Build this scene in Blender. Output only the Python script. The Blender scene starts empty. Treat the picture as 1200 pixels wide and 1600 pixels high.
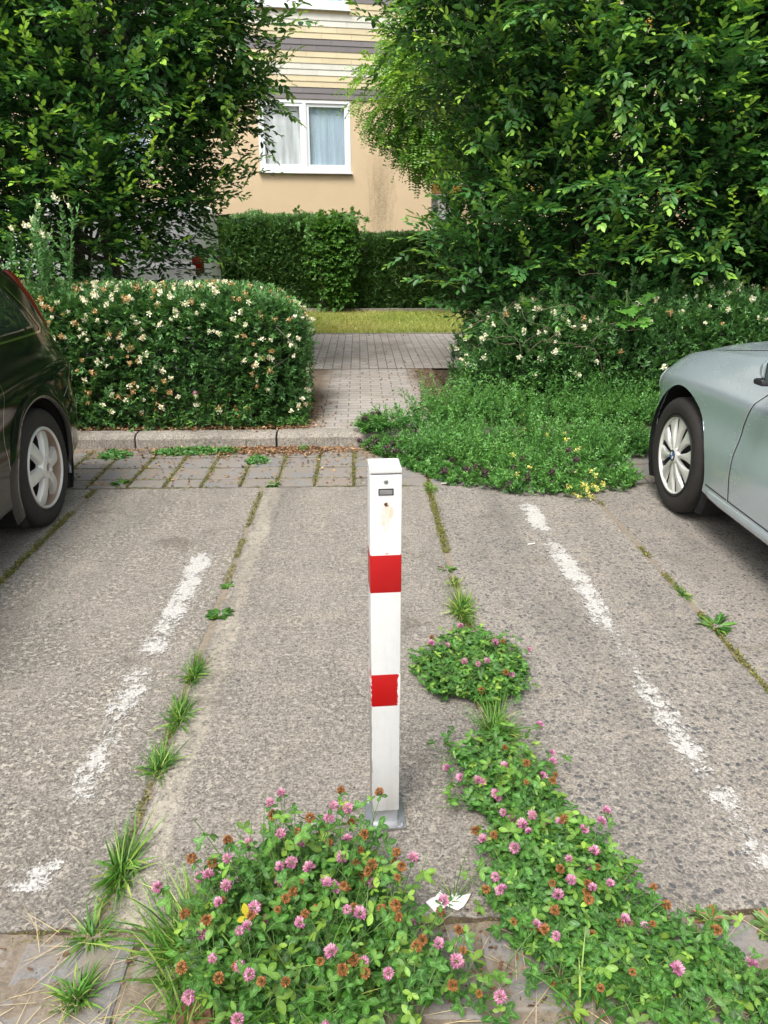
import bpy, bmesh, math, random
import numpy as np
from mathutils import Vector, Matrix
from mathutils.bvhtree import BVHTree
rnd = random.Random(7); rs = np.random.RandomState(11)
PI = math.pi; R = math.radians
scn = bpy.context.scene; C = scn.collection

# ------------------------------------------------------------------ camera, sky, sun, exposure
cam_d = bpy.data.cameras.new('camera'); cam = bpy.data.objects.new('camera', cam_d); C.objects.link(cam)
cam.location = (0, 0, 1.48); cam.rotation_euler = (R(90 - 20.72), 0, R(-1.863))
cam_d.sensor_fit = 'VERTICAL'; cam_d.sensor_height = 36; cam_d.lens = 36 * 1150 / 1600
cam_d.clip_start = .05; cam_d.clip_end = 800
scn.camera = cam
SUN_EL, SUN_AZ = 58, 205            # azimuth: compass degrees, light comes from behind the camera's left
w = bpy.data.worlds.new('World'); scn.world = w; w.use_nodes = True
nt = w.node_tree; nt.nodes.clear()
sky = nt.nodes.new('ShaderNodeTexSky'); sky.sky_type = 'NISHITA'; sky.sun_disc = False
sky.sun_elevation = R(SUN_EL); sky.sun_rotation = R(SUN_AZ); sky.air_density = 1.6; sky.dust_density = 4.5; sky.ozone_density = 1.0
hs = nt.nodes.new('ShaderNodeHueSaturation'); hs.inputs['Saturation'].default_value = .45
bg = nt.nodes.new('ShaderNodeBackground'); bg.inputs['Strength'].default_value = .14
wo = nt.nodes.new('ShaderNodeOutputWorld')
nt.links.new(sky.outputs[0], hs.inputs['Color']); nt.links.new(hs.outputs[0], bg.inputs['Color']); nt.links.new(bg.outputs[0], wo.inputs[0])
sd = bpy.data.lights.new('sun', 'SUN'); sun = bpy.data.objects.new('sun', sd); C.objects.link(sun)
sd.energy = 2.0; sd.angle = R(22); sd.color = (1, .97, .93)
_a = R(SUN_AZ); _d = Vector((math.sin(_a) * math.cos(R(SUN_EL)), math.cos(_a) * math.cos(R(SUN_EL)), math.sin(R(SUN_EL))))
sun.rotation_euler = _d.to_track_quat('Z', 'Y').to_euler()
scn.view_settings.view_transform = 'Standard'; scn.view_settings.look = 'None'
scn.view_settings.exposure = .78; scn.view_settings.gamma = 1
scn.cycles.max_bounces = 6; scn.cycles.diffuse_bounces = 3; scn.cycles.glossy_bounces = 3; scn.cycles.transmission_bounces = 4

# ------------------------------------------------------------------ materials
class NT:
    def __init__(s, name):
        s.m = bpy.data.materials.new(name); s.m.use_nodes = True; s.t = s.m.node_tree; s.t.nodes.clear()
        s.out = s.n('ShaderNodeOutputMaterial')
    def n(s, typ, **kw):
        nd = s.t.nodes.new(typ)
        for k, v in kw.items():
            if k in nd.inputs.keys(): 
                if hasattr(v, 'is_output') : s.t.links.new(v, nd.inputs[k])
                else: nd.inputs[k].default_value = v
            else: setattr(nd, k, v)
        return nd
    def l(s, a, b): s.t.links.new(a, b)
    def val(s, sock, v):
        if hasattr(v, 'is_output'): s.l(v, sock)
        else: sock.default_value = v
    def math(s, op, a, b=0.0, clamp=False):
        nd = s.t.nodes.new('ShaderNodeMath'); nd.operation = op; nd.use_clamp = clamp
        s.val(nd.inputs[0], a); s.val(nd.inputs[1], b); return nd.outputs[0]
    def ramp(s, f, stops, interp='LINEAR'):
        nd = s.t.nodes.new('ShaderNodeValToRGB'); cr = nd.color_ramp; cr.interpolation = interp
        while len(cr.elements) < len(stops): cr.elements.new(.5)
        for e, (p, c) in zip(cr.elements, stops):
            e.position = p; e.color = (c, c, c, 1) if not hasattr(c, '__len__') else (*c[:3], 1)
        s.l(f, nd.inputs[0]); return nd.outputs[0]
    def mix(s, f, a, b, mode='MIX'):
        nd = s.t.nodes.new('ShaderNodeMix'); nd.data_type = 'RGBA'; nd.blend_type = mode
        s.val(nd.inputs[0], f)
        for i, v in ((6, a), (7, b)):
            if hasattr(v, 'is_output'): s.l(v, nd.inputs[i])
            else: nd.inputs[i].default_value = (*v[:3], 1) if hasattr(v, '__len__') else (v, v, v, 1)
        return nd.outputs[2]
    def obj(s): return s.n('ShaderNodeTexCoord').outputs['Object']
    def map(s, vec, scale=(1, 1, 1), rot=(0, 0, 0), loc=(0, 0, 0)):
        nd = s.t.nodes.new('ShaderNodeMapping'); s.l(vec, nd.inputs[0])
        nd.inputs['Scale'].default_value = scale; nd.inputs['Rotation'].default_value = rot; nd.inputs['Location'].default_value = loc
        return nd.outputs[0]
    def noise(s, vec, scale, detail=4, rough=.55, dist=0):
        nd = s.t.nodes.new('ShaderNodeTexNoise'); s.l(vec, nd.inputs['Vector'])
        nd.inputs['Scale'].default_value = scale; nd.inputs['Detail'].default_value = detail
        nd.inputs['Roughness'].default_value = rough; nd.inputs['Distortion'].default_value = dist
        return nd.outputs['Fac']
    def vor(s, vec, scale, feature='F1', rand=1.0):
        nd = s.t.nodes.new('ShaderNodeTexVoronoi'); nd.feature = feature; s.l(vec, nd.inputs['Vector'])
        nd.inputs['Scale'].default_value = scale; nd.inputs['Randomness'].default_value = rand
        return nd
    def bump(s, h, strength=.4, dist=.005):
        nd = s.t.nodes.new('ShaderNodeBump'); s.l(h, nd.inputs['Height'])
        nd.inputs['Strength'].default_value = strength; nd.inputs['Distance'].default_value = dist
        return nd.outputs[0]
    def bsdf(s, col, rough=.6, metal=0., nrm=None, spec=.5, **kw):
        p = s.t.nodes.new('ShaderNodeBsdfPrincipled')
        if hasattr(col, 'is_output'): s.l(col, p.inputs['Base Color'])
        else: p.inputs['Base Color'].default_value = (*col[:3], 1)
        s.val(p.inputs['Roughness'], rough); p.inputs['Metallic'].default_value = metal
        p.inputs['Specular IOR Level'].default_value = spec
        for k, v in kw.items(): s.val(p.inputs[k.replace('_', ' ')], v)
        if nrm is not None: s.l(nrm, p.inputs['Normal'])
        s.l(p.outputs[0], s.out.inputs[0]); return p
    def attr(s, name='leaf'):
        a = s.t.nodes.new('ShaderNodeAttribute'); a.attribute_name = name
        sp = s.t.nodes.new('ShaderNodeSeparateColor'); s.l(a.outputs['Color'], sp.inputs[0])
        return sp.outputs[0], sp.outputs[1], sp.outputs[2], a.outputs['Alpha']

def leaf_mat(name, dark, mid, young, vein=.25, chevron=0., trans=.3, rough=.42, spec=.45):
    n = NT(name); u, v, t, a = n.attr()
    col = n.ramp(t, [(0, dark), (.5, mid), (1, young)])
    if vein > 0:
        f = n.math('LESS_THAN', v, .09); col = n.mix(n.math('MULTIPLY', f, vein), col, n.mix(.5, col, (.35, .5, .2)))
    if chevron > 0:
        q = n.math('SUBTRACT', n.math('ADD', u, n.math('MULTIPLY', v, .55)), .62)
        f = n.math('MULTIPLY', n.math('LESS_THAN', n.math('ABSOLUTE', q), .09), chevron)
        col = n.mix(f, col, (.3, .5, .2))
    k = n.math('ADD', n.math('MULTIPLY', a, .7), .65)
    col = n.mix(1., col, n.n('ShaderNodeCombineColor', Red=k, Green=k, Blue=k).outputs[0], 'MULTIPLY')
    p = n.bsdf(col, rough, spec=spec)
    tr = n.t.nodes.new('ShaderNodeBsdfTranslucent')
    n.l(n.mix(1., col, (1.25, 1.2, .6), 'MULTIPLY'), tr.inputs[0])
    mx = n.t.nodes.new('ShaderNodeMixShader'); mx.inputs[0].default_value = trans
    n.l(p.outputs[0], mx.inputs[1]); n.l(tr.outputs[0], mx.inputs[2]); n.l(mx.outputs[0], n.out.inputs[0])
    return n.m

def plain(name, col, rough=.5, metal=0., noise=.0, scale=30, bump=0., **kw):
    n = NT(name); o = n.obj(); c = col; nrm = None
    if noise:
        f = n.noise(o, scale, 5)
        c = n.mix(f, tuple(x * (1 - noise) for x in col), tuple(min(1, x * (1 + noise)) for x in col))
    if bump: nrm = n.bump(n.noise(o, scale * 2, 4), bump, .003)
    n.bsdf(c, rough, metal, nrm, **kw); return n.m

def concrete_mat(name, pebble=.5, crust=.4, base=(.245, .222, .198), seed=0., band=False):
    n = NT(name); o = n.map(n.obj(), loc=(seed, seed * .7, 0))
    big = n.noise(o, 1.3, 6, .6); mid = n.noise(o, 7, 6, .65, .6); fine = n.noise(o, 130, 5, .7)
    col = n.mix(n.ramp(big, [(.3, 0), (.7, 1)]), tuple(x * .74 for x in base), tuple(x * 1.16 for x in base))
    col = n.mix(n.ramp(mid, [(.35, 0), (.68, 1)]), col, n.mix(.5, col, (.30, .265, .215)))
    tn_ = n.ramp(n.noise(n.map(o, loc=(2, 7, 0)), 5.5, 8, .7), [(.52, 0), (.60, .55)]); col = n.mix(tn_, col, (.33, .285, .225))
    col = n.mix(n.ramp(fine, [(.40, 0), (.60, 1)]), n.mix(.62, col, (.06, .053, .047)), n.mix(.36, col, (.52, .475, .41)))
    grit = n.noise(o, 52, 8, .8); col = n.mix(n.ramp(grit, [(.44, 0), (.50, .0), (.60, .5)]), col, (.46, .42, .36)); col = n.mix(n.ramp(grit, [(.36, .75), (.43, 0)]), col, (.085, .075, .066))
    # dark aggregate stones showing through the worn cement skin
    vo = n.vor(n.map(o, scale=(1, 1, .2)), 54); vs = n.vor(n.map(o, scale=(1, 1, .2), loc=(3, 1, 0)), 140)
    rc = n.t.nodes.new('ShaderNodeSeparateColor'); n.l(vo.outputs['Color'], rc.inputs[0])
    pk = n.math('MULTIPLY', n.ramp(rc.outputs[0], [(1 - pebble * .62, 0), (1 - pebble * .62 + .02, 1)]), n.ramp(vo.outputs['Distance'], [(.36, 1), (.46, 0)]))
    wear = n.ramp(n.noise(o, 3.1, 5, .6), [(.40 - pebble * .25, 0), (.60 - pebble * .25, 1)])
    pk = n.math('MULTIPLY', pk, wear)
    stone = n.mix(rc.outputs[1], (.052, .060, .072), (.20, .18, .16))
    col = n.mix(n.math('MULTIPLY', pk, .92), col, stone)
    rs2 = n.t.nodes.new('ShaderNodeSeparateColor'); n.l(vs.outputs['Color'], rs2.inputs[0])
    pk2 = n.math('MULTIPLY', n.math('GREATER_THAN', rs2.outputs[0], .62), n.ramp(vs.outputs['Distance'], [(.3, 1), (.5, 0)]))
    col = n.mix(n.math('MULTIPLY', pk2, .42), col, n.mix(n.math('GREATER_THAN', rs2.outputs[1], .45), (.09, .085, .08), (.47, .43, .37)))
    # pale crust left in the pits
    cr = n.math('MULTIPLY', n.ramp(n.noise(n.map(o, scale=(1, 1.2, 1)), 46, 10, .84, .2), [(.475, 0), (.515, 1)]), n.ramp(n.noise(o, 3.4, 8, .7), [(.38, 0), (.56, 1)]))
    cr = n.math('MULTIPLY', cr, crust)
    col = n.mix(n.math('MULTIPLY', cr, .85), col, n.mix(.75, col, (.56, .51, .43)))
    if band:
        sx = n.t.nodes.new('ShaderNodeSeparateXYZ'); n.l(n.obj(), sx.inputs[0])
        d = n.math('ABSOLUTE', n.math('ADD', sx.outputs[0], .545))
        f = n.math('MULTIPLY', n.ramp(n.math('ADD', d, n.math('MULTIPLY', mid, .15)), [(.105, .8), (.125, 0)]), n.ramp(n.noise(o, 34, 9, .82), [(.44, .05), (.52, 1)]))
        col = n.mix(f, col, (.43, .385, .31))
    tyre = n.math('MULTIPLY', n.ramp(n.noise(n.map(o, scale=(1.6, .22, 1)), 1.6, 5, .6), [(.50, 0), (.66, .38)]), n.ramp(n.noise(o, 12, 5, .7), [(.3, .5), (.6, 1)])); col = n.mix(tyre, col, (.085, .08, .075))
    # brown stains and small pits
    st = n.ramp(n.noise(n.map(o, loc=(9, 4, 0)), 2.3, 5, .6), [(.60, 0), (.72, .6)])
    col = n.mix(st, col, (.10, .085, .06))
    dv = n.t.nodes.new('ShaderNodeVectorMath'); dv.operation = 'ADD'; n.l(o, dv.inputs[0]); nn_ = n.t.nodes.new('ShaderNodeTexNoise'); nn_.inputs['Scale'].default_value = 3.5; nn_.inputs['Detail'].default_value = 7; n.l(o, nn_.inputs['Vector']); vm = n.t.nodes.new('ShaderNodeVectorMath'); vm.operation = 'SCALE'; n.l(nn_.outputs['Color'], vm.inputs[0]); vm.inputs['Scale'].default_value = .5; n.l(vm.outputs[0], dv.inputs[1])
    ck = n.math('MULTIPLY', n.ramp(n.vor(dv.outputs[0], .75, 'DISTANCE_TO_EDGE').outputs['Distance'], [(.0, 1), (.0045, 0)]), n.ramp(n.noise(o, 1.1, 2), [(.58, 0), (.64, .45)])); col = n.mix(ck, col, (.04, .036, .03))
    pit = n.ramp(n.vor(n.map(o, loc=(5, 5, 0)), 33).outputs['Distance'], [(.06, 1), (.13, 0)])
    col = n.mix(n.math('MULTIPLY', pit, .6), col, (.06, .05, .045))
    h = n.math('ADD', n.math('MULTIPLY', fine, .6), n.math('SUBTRACT', n.math('MULTIPLY', mid, .9), n.math('MULTIPLY', pit, .8)))
    h = n.math('ADD', n.math('ADD', h, n.math('MULTIPLY', pk, .35)), n.math('MULTIPLY', cr, .5))
    n.bsdf(col, .92, 0, n.bump(h, .9, .006), spec=.25)
    return n.m

M = {}
M['slabL'] = concrete_mat('worn concrete with pale crust', .14, .85, (.200, .180, .160), 0., True)
M['slabM'] = concrete_mat('worn concrete', .14, .5, (.158, .143, .131), 2.7, True)
M['slabR'] = concrete_mat('exposed aggregate concrete', 1., .3, (.186, .168, .156), 6.1)
M['slabRR'] = concrete_mat('exposed aggregate concrete pinkish', .75, .15, (.200, .180, .168), 9.3)
M['kerb'] = concrete_mat('kerb concrete', .1, .6, (.215, .195, .165), 4.4)

def soil_mat():
    n = NT('soil'); o = n.obj(); f = n.noise(o, 22, 8, .75); g = n.noise(o, 3, 4)
    c = n.mix(n.ramp(f, [(.3, 0), (.7, 1)]), (.035, .026, .018), (.15, .11, .075)); c = n.mix(n.ramp(g, [(.45, 0), (.6, .55)]), c, (.10, .10, .045))
    n.bsdf(c, .95, 0, n.bump(f, .8, .01), spec=.2); return n.m
M['soil'] = soil_mat(); M['drift'] = plain('sandy soil', (.185, .150, .112), .95, noise=.65, scale=60, bump=1.); M['mortar'] = plain('sandy joint filling', (.21, .175, .13), .95, noise=.5, scale=45, bump=.8)
def ground_mat():
    n = NT('asphalt ground'); o = n.obj(); f = n.noise(o, 60, 6, .7); g = n.noise(o, .6, 4)
    c = n.mix(f, (.05, .05, .05), (.16, .155, .145)); c = n.mix(n.ramp(g, [(.4, 0), (.65, .5)]), c, (.18, .165, .14))
    n.bsdf(c, .92, 0, n.bump(f, .5, .004)); return n.m
M['ground'] = ground_mat()
def lawnbase_mat():
    n = NT('lawn ground'); o = n.obj(); f = n.noise(o, 40, 6, .7); g = n.noise(o, 1.5, 4)
    c = n.mix(f, (.17, .18, .05), (.42, .38, .14)); c = n.mix(n.ramp(g, [(.4, 0), (.6, .8)]), c, (.17, .24, .06))
    n.bsdf(c, .95, 0, n.bump(f, .7, .02)); return n.m
M['lawn'] = lawnbase_mat()
def sett_mat():
    n = NT('sett stone'); o = n.obj(); u, v, t, a = n.attr('tint')
    f = n.noise(o, 90, 6, .7); g = n.noise(o, 9, 5, .6)
    c = n.mix(t, (.165, .165, .17), (.27, .22, .185)); c = n.mix(n.math('MULTIPLY', u, .8), c, (.225, .215, .205))
    c = n.mix(n.ramp(f, [(.3, 0), (.7, 1)]), n.mix(.35, c, (.05, .05, .05)), n.mix(.25, c, (.45, .42, .38)))
    c = n.mix(n.ramp(g, [(.42, 0), (.60, .8)]), c, (.23, .195, .155))
    n.bsdf(c, .9, 0, n.bump(n.math('ADD', f, g), .55, .005), spec=.3); return n.m
M['sett'] = sett_mat()
def brickpath_mat(name, w_, h_, rot):
    n = NT(name); o = n.map(n.obj(), rot=(0, 0, rot)); b = n.t.nodes.new('ShaderNodeTexBrick'); n.l(o, b.inputs['Vector'])
    b.offset = .5
    for k, v in (('Scale', 1), ('Mortar Size', .0055), ('Mortar Smooth', .3), ('Bias', 0), ('Brick Width', w_), ('Row Height', h_)): b.inputs[k].default_value = v
    b.inputs['Color1'].default_value = (.335, .31, .29, 1); b.inputs['Color2'].default_value = (.42, .385, .35, 1); b.inputs['Mortar'].default_value = (.155, .135, .11, 1)
    ob = n.obj(); f = n.noise(ob, 70, 5, .7); g = n.noise(ob, 1.4, 5, .6)
    c = n.mix(n.ramp(f, [(.3, 0), (.7, 1)]), n.mix(.22, b.outputs[0], (.06, .05, .04)), n.mix(.15, b.outputs[0], (.5, .45, .4)))
    c = n.mix(n.ramp(g, [(.5, 0), (.68, .55)]), c, (.15, .12, .085))
    sx = n.t.nodes.new('ShaderNodeSeparateXYZ'); n.l(ob, sx.inputs[0])
    if rot == 0:      # soil trodden over the edges of the short path
        d = n.math('ABSOLUTE', n.math('SUBTRACT', sx.outputs[0], .12))
        e = n.math('ADD', d, n.math('MULTIPLY', n.noise(ob, 5, 5, .7), .3))
        c = n.mix(n.ramp(e, [(.50, 0), (.66, .9)]), c, (.16, .115, .075))
    h = n.math('SUBTRACT', n.math('MULTIPLY', f, .25), b.outputs['Fac'])
    n.bsdf(c, .88, 0, n.bump(h, .7, .006), spec=.3); return n.m
M['path'] = brickpath_mat('block paving', .2, .1, 0); M['footway'] = brickpath_mat('block paving across', .2, .1, PI / 2)

def paint_mat(name, thr=.5):
    n = NT(name); o = n.obj(); u, v, t, a = n.attr('wear')
    f = n.noise(o, 42, 10, .82, .5); g = n.noise(o, 7, 5, .65); h2 = n.noise(o, 150, 3, .7)
    s = n.math('ADD', n.math('MULTIPLY', f, .95), n.math('MULTIPLY', g, .5)); s = n.math('ADD', s, n.math('MULTIPLY', h2, .2))
    s = n.math('SUBTRACT', s, n.math('ADD', n.math('MULTIPLY', u, .85), .075))          # u: wear towards the edges and in the gaps
    al = n.ramp(s, [(thr, 0), (thr + .035, 1)])
    c = n.mix(n.ramp(h2, [(.4, 0), (.6, 1)]), (.36, .345, .32), (.52, .505, .475))
    p = n.bsdf(c, .75, 0, n.bump(f, .6, .003), spec=.3); n.l(al, p.inputs['Alpha']); return n.m
M['paint'] = paint_mat('worn white road paint', .665)

M['hornL'] = leaf_mat('hornbeam leaf', (.021, .080, .023), (.053, .170, .040), (.38, .64, .08), .5, trans=.3, rough=.4)
M['locust'] = leaf_mat('locust leaf', (.05, .15, .02), (.12, .30, .035), (.32, .52, .07), .0, trans=.35)
M['privet'] = leaf_mat('privet leaf', (.036, .108, .034), (.088, .225, .062), (.22, .42, .10), .4, trans=.22, rough=.4)
M['privet2'] = leaf_mat('far hedge leaf', (.045, .115, .035), (.11, .24, .07), (.26, .42, .13), .2, trans=.2, rough=.42)
M['forsy'] = leaf_mat('bright bush leaf', (.035, .11, .025), (.08, .22, .04), (.17, .36, .07), .4, trans=.3)
M['clover'] = leaf_mat('clover leaf', (.022, .085, .016), (.068, .205, .026), (.26, .42, .05), .35, .30, .32, .5)
M['grass'] = leaf_mat('grass blade', (.035, .12, .018), (.10, .26, .035), (.36, .45, .11), 0, trans=.3, rough=.5)
M['lawnblade'] = leaf_mat('lawn blade', (.18, .28, .05), (.36, .43, .09), (.60, .54, .22), 0, trans=.3, rough=.55)
M['weed'] = leaf_mat('vetch leaf', (.045, .14, .035), (.10, .275, .065), (.19, .42, .10), .2, trans=.3, rough=.5)
M['moss'] = leaf_mat('moss', (.07, .085, .018), (.15, .165, .03), (.25, .20, .06), 0, trans=.1, rough=.8)
M['maple'] = leaf_mat('maple leaf', (.06, .18, .03), (.10, .29, .04), (.18, .40, .06), .4, trans=.3)
M['rosette'] = leaf_mat('rosette leaf', (.05, .12, .025), (.11, .20, .045), (.28, .10, .05), .6, trans=.2)
M['litter'] = leaf_mat('fallen leaf flake', (.10, .05, .025), (.25, .125, .06), (.46, .30, .16), .2, trans=.1, rough=.8)
M['yellowleaf'] = leaf_mat('yellow leaf', (.75, .55, .02), (.80, .66, .03), (.85, .72, .06), .3, trans=.3)
M['stem'] = plain('green stem', (.11, .20, .05), .6, noise=.3)
M['stemred'] = plain('reddish stem', (.13, .085, .045), .65, noise=.3)
M['bark'] = plain('bark', (.085, .072, .055), .9, noise=.45, scale=18, bump=.7)
M['twig'] = plain('dry twig', (.17, .125, .09), .85, noise=.35, scale=40)
M['pink'] = leaf_mat('pink floret', (.42, .11, .28), (.60, .24, .44), (.78, .48, .64), 0, trans=.3, rough=.6)
M['brownf'] = leaf_mat('dead floret', (.17, .065, .02), (.34, .15, .05), (.50, .26, .10), 0, trans=.15, rough=.8)
M['cream'] = leaf_mat('cream blossom', (.66, .60, .40), (.84, .81, .62), (.92, .91, .80), 0, trans=.25, rough=.6)
M['tan'] = leaf_mat('faded blossom', (.30, .15, .05), (.52, .32, .13), (.68, .50, .26), 0, trans=.2, rough=.7)
M['purple'] = leaf_mat('dark purple seed head', (.030, .012, .020), (.060, .026, .036), (.12, .07, .08), 0, trans=.1, rough=.7)
M['yellow'] = leaf_mat('yellow flower', (.6, .55, .08), (.80, .76, .2), (.86, .84, .42), 0, trans=.3, rough=.6)
M['white_plastic'] = plain('white window plastic', (.80, .81, .82), .35)
M['steel'] = plain('galvanised steel', (.45, .46, .47), .38, .85, noise=.2, scale=60)
M['darkmetal'] = plain('dark metal', (.05, .05, .05), .4, .6)
M['blackplastic'] = plain('black plastic', (.018, .019, .021), .5, noise=.3, scale=20)
M['paper'] = plain('paper', (.80, .79, .76), .85, noise=.06, scale=12)
M['stainedpaper'] = plain('grey plastic scrap', (.55, .55, .53), .6, noise=.2)
M['deadleaf'] = plain('dead brown leaf', (.17, .095, .05), .7, noise=.35, scale=14, bump=.3)
M['rubber'] = None

# ------------------------------------------------------------------ object helpers
def link(o, parent=None, loc=None):
    C.objects.link(o)
    if parent is not None: o.parent = parent
    if loc is not None: o.location = loc
    return o
def tag(o, label=None, cat=None, group=None, kind=None):
    if label: o['label'] = label
    if cat: o['category'] = cat
    if group: o['group'] = group
    if kind: o['kind'] = kind
    return o
def empty(name, loc=(0, 0, 0), rz=0, **kw):
    o = bpy.data.objects.new(name, None); C.objects.link(o); o.location = loc; o.rotation_euler = (0, 0, rz); o.empty_display_size = .1
    return tag(o, **kw)
def rawmesh(name, V, F, smooth=False, attr=None, aname='leaf'):
    """V (n,3), F (m,k) with a constant k, or a list of tuples"""
    me = bpy.data.meshes.new(name); V = np.asarray(V, dtype=np.float32)
    if isinstance(F, np.ndarray):
        k = F.shape[1]; m = len(F)
        me.vertices.add(len(V)); me.vertices.foreach_set('co', V.ravel())
        me.loops.add(m * k); me.loops.foreach_set('vertex_index', F.astype(np.int32).ravel())
        me.polygons.add(m); me.polygons.foreach_set('loop_start', np.arange(0, m * k, k, dtype=np.int32))
        if smooth: me.polygons.foreach_set('use_smooth', np.ones(m, dtype=bool))
        me.update(calc_edges=True)
    else:
        me.from_pydata([tuple(map(float, v)) for v in V], [], F)
        if smooth: me.polygons.foreach_set('use_smooth', np.ones(len(me.polygons), dtype=bool))
        me.update()
    if attr is not None:
        at = me.attributes.new(aname, 'FLOAT_COLOR', 'POINT'); at.data.foreach_set('color', np.asarray(attr, dtype=np.float32).ravel())
    return me
def mobj(name, V, F, mat, parent=None, smooth=False, attr=None, aname='leaf', loc=None):
    me = rawmesh(name, V, F, smooth, attr, aname); me.materials.append(mat)
    return link(bpy.data.objects.new(name, me), parent, loc)

class MB:
    """collects shapes into one mesh"""
    def __init__(s): s.v = []; s.f = []; s.a = []
    def add(s, V, F, a=(0, 0, 0, 0)):
        b = len(s.v); s.v += [tuple(v) for v in V]; s.f += [tuple(i + b for i in f) for f in F]; s.a += [a] * len(V); return s
    def box(s, x0, x1, y0, y1, z0, z1, bev=0., a=(0, 0, 0, 0), M4=None):
        bm = bmesh.new(); bmesh.ops.create_cube(bm, size=1)
        for v in bm.verts: v.co = Vector(((x0 + x1) / 2 + v.co.x * (x1 - x0), (y0 + y1) / 2 + v.co.y * (y1 - y0), (z0 + z1) / 2 + v.co.z * (z1 - z0)))
        if bev: bmesh.ops.bevel(bm, geom=bm.edges[:], offset=bev, segments=2, affect='EDGES', profile=.6)
        if M4 is not None: bm.transform(M4)
        bm.verts.index_update(); s.add([v.co[:] for v in bm.verts], [[v.index for v in f.verts] for f in bm.faces], a); bm.free(); return s
    def lathe(s, prof, n=32, axis='z', M4=None, close=False):
        V = []; F = []; m = len(prof)
        for i in range(n):
            a = 2 * PI * i / n
            for r, h in prof:
                p = (r * math.cos(a), r * math.sin(a), h)
                if axis == 'x': p = (h, p[0], p[1])
                V.append(p)
        for i in range(n):
            for j in range(m - 1): F.append((i * m + j, ((i + 1) % n) * m + j, ((i + 1) % n) * m + j + 1, i * m + j + 1))
        if M4 is not None: V = [(M4 @ Vector(v))[:] for v in V]
        return s.add(V, F)
    def tube(s, pts, rad, n=6, cap=True):
        pts = [Vector(p) for p in pts]; V = []; F = []
        if not hasattr(rad, '__len__'): rad = [rad] * len(pts)
        for i, p in enumerate(pts):
            d = (pts[min(i + 1, len(pts) - 1)] - pts[max(i - 1, 0)]).normalized()
            if d.length < 1e-6: d = Vector((0, 0, 1))
            a = d.cross(Vector((0, 0, 1)) if abs(d.z) < .9 else Vector((1, 0, 0))).normalized(); b = d.cross(a)
            for k in range(n):
                t = 2 * PI * k / n; V.append((p + (a * math.cos(t) + b * math.sin(t)) * rad[i])[:])
        for i in range(len(pts) - 1):
            for k in range(n): F.append((i * n + k, i * n + (k + 1) % n, (i + 1) * n + (k + 1) % n, (i + 1) * n + k))
        if cap: F.append(tuple(range(n))[::-1]); F.append(tuple((len(pts) - 1) * n + k for k in range(n)))
        return s.add(V, F)
    def poly(s, pts, z0, z1):
        n = len(pts); V = [(x, y, z0) for x, y in pts] + [(x, y, z1) for x, y in pts]
        return s.add(V, [tuple(range(n, 2 * n)), tuple(range(n))[::-1]] + [(i, (i + 1) % n, n + (i + 1) % n, n + i) for i in range(n)])
    def build(s, name, mat, parent=None, smooth=False, aname=None, loc=None, auto=False):
        me = bpy.data.meshes.new(name); me.from_pydata(s.v, [], s.f)
        bm = bmesh.new(); bm.from_mesh(me); bmesh.ops.recalc_face_normals(bm, faces=bm.faces[:]); bm.to_mesh(me); bm.free()
        if smooth or auto: me.polygons.foreach_set('use_smooth', np.ones(len(me.polygons), dtype=bool))
        if auto: me.set_sharp_from_angle(angle=R(35))
        if aname:
            at = me.attributes.new(aname, 'FLOAT_COLOR', 'POINT'); at.data.foreach_set('color', np.asarray(s.a, dtype=np.float32).ravel())
        me.materials.append(mat); me.update()
        return link(bpy.data.objects.new(name, me), parent, loc)

# ------------------------------------------------------------------ leaf engine (numpy)
def nz(a): return a / np.maximum(np.linalg.norm(a, axis=-1, keepdims=True), 1e-9)
def rvec(n): return rs.normal(size=(n, 3))
LEAF6 = (np.array([(0, 0, 0), (.35, .24, .07), (.75, .2, .05), (1, 0, -.05), (.75, -.2, .05), (.35, -.24, .07)]),
         np.array([(0, 3, 2, 1), (0, 5, 4, 3)]), np.array([(0, 0), (.35, 1), (.75, .9), (1, 0), (.75, .9), (.35, 1)]))
LEAF6W = (LEAF6[0] * np.array([1, 1.25, 1.2]), LEAF6[1], LEAF6[2])
LEAF4 = (np.array([(0, 0, 0), (.5, .2, .05), (1, 0, 0), (.5, -.2, .05)]), np.array([(0, 2, 1), (0, 3, 2)]), np.array([(0, 0), (.5, 1), (1, 0), (.5, 1)]))
_cl = [(.0, .03), (.15, .13), (.4, .25), (.65, .27), (.87, .16), (1., .03)]
_cv = []; _cu = []
for u_, w_ in _cl:
    zc = -.12 * (u_ - .45) ** 2
    _cv += [(u_, w_, zc + w_ * .22), (u_, 0, zc), (u_, -w_, zc + w_ * .22)]; _cu += [(u_, w_ / .27), (u_, 0), (u_, w_ / .27)]
CLOVER = (np.array(_cv), np.array([q for i in range(5) for q in ((3 * i, 3 * i + 1, 3 * i + 4, 3 * i + 3), (3 * i + 1, 3 * i + 2, 3 * i + 5, 3 * i + 4))]), np.array(_cu))

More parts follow.
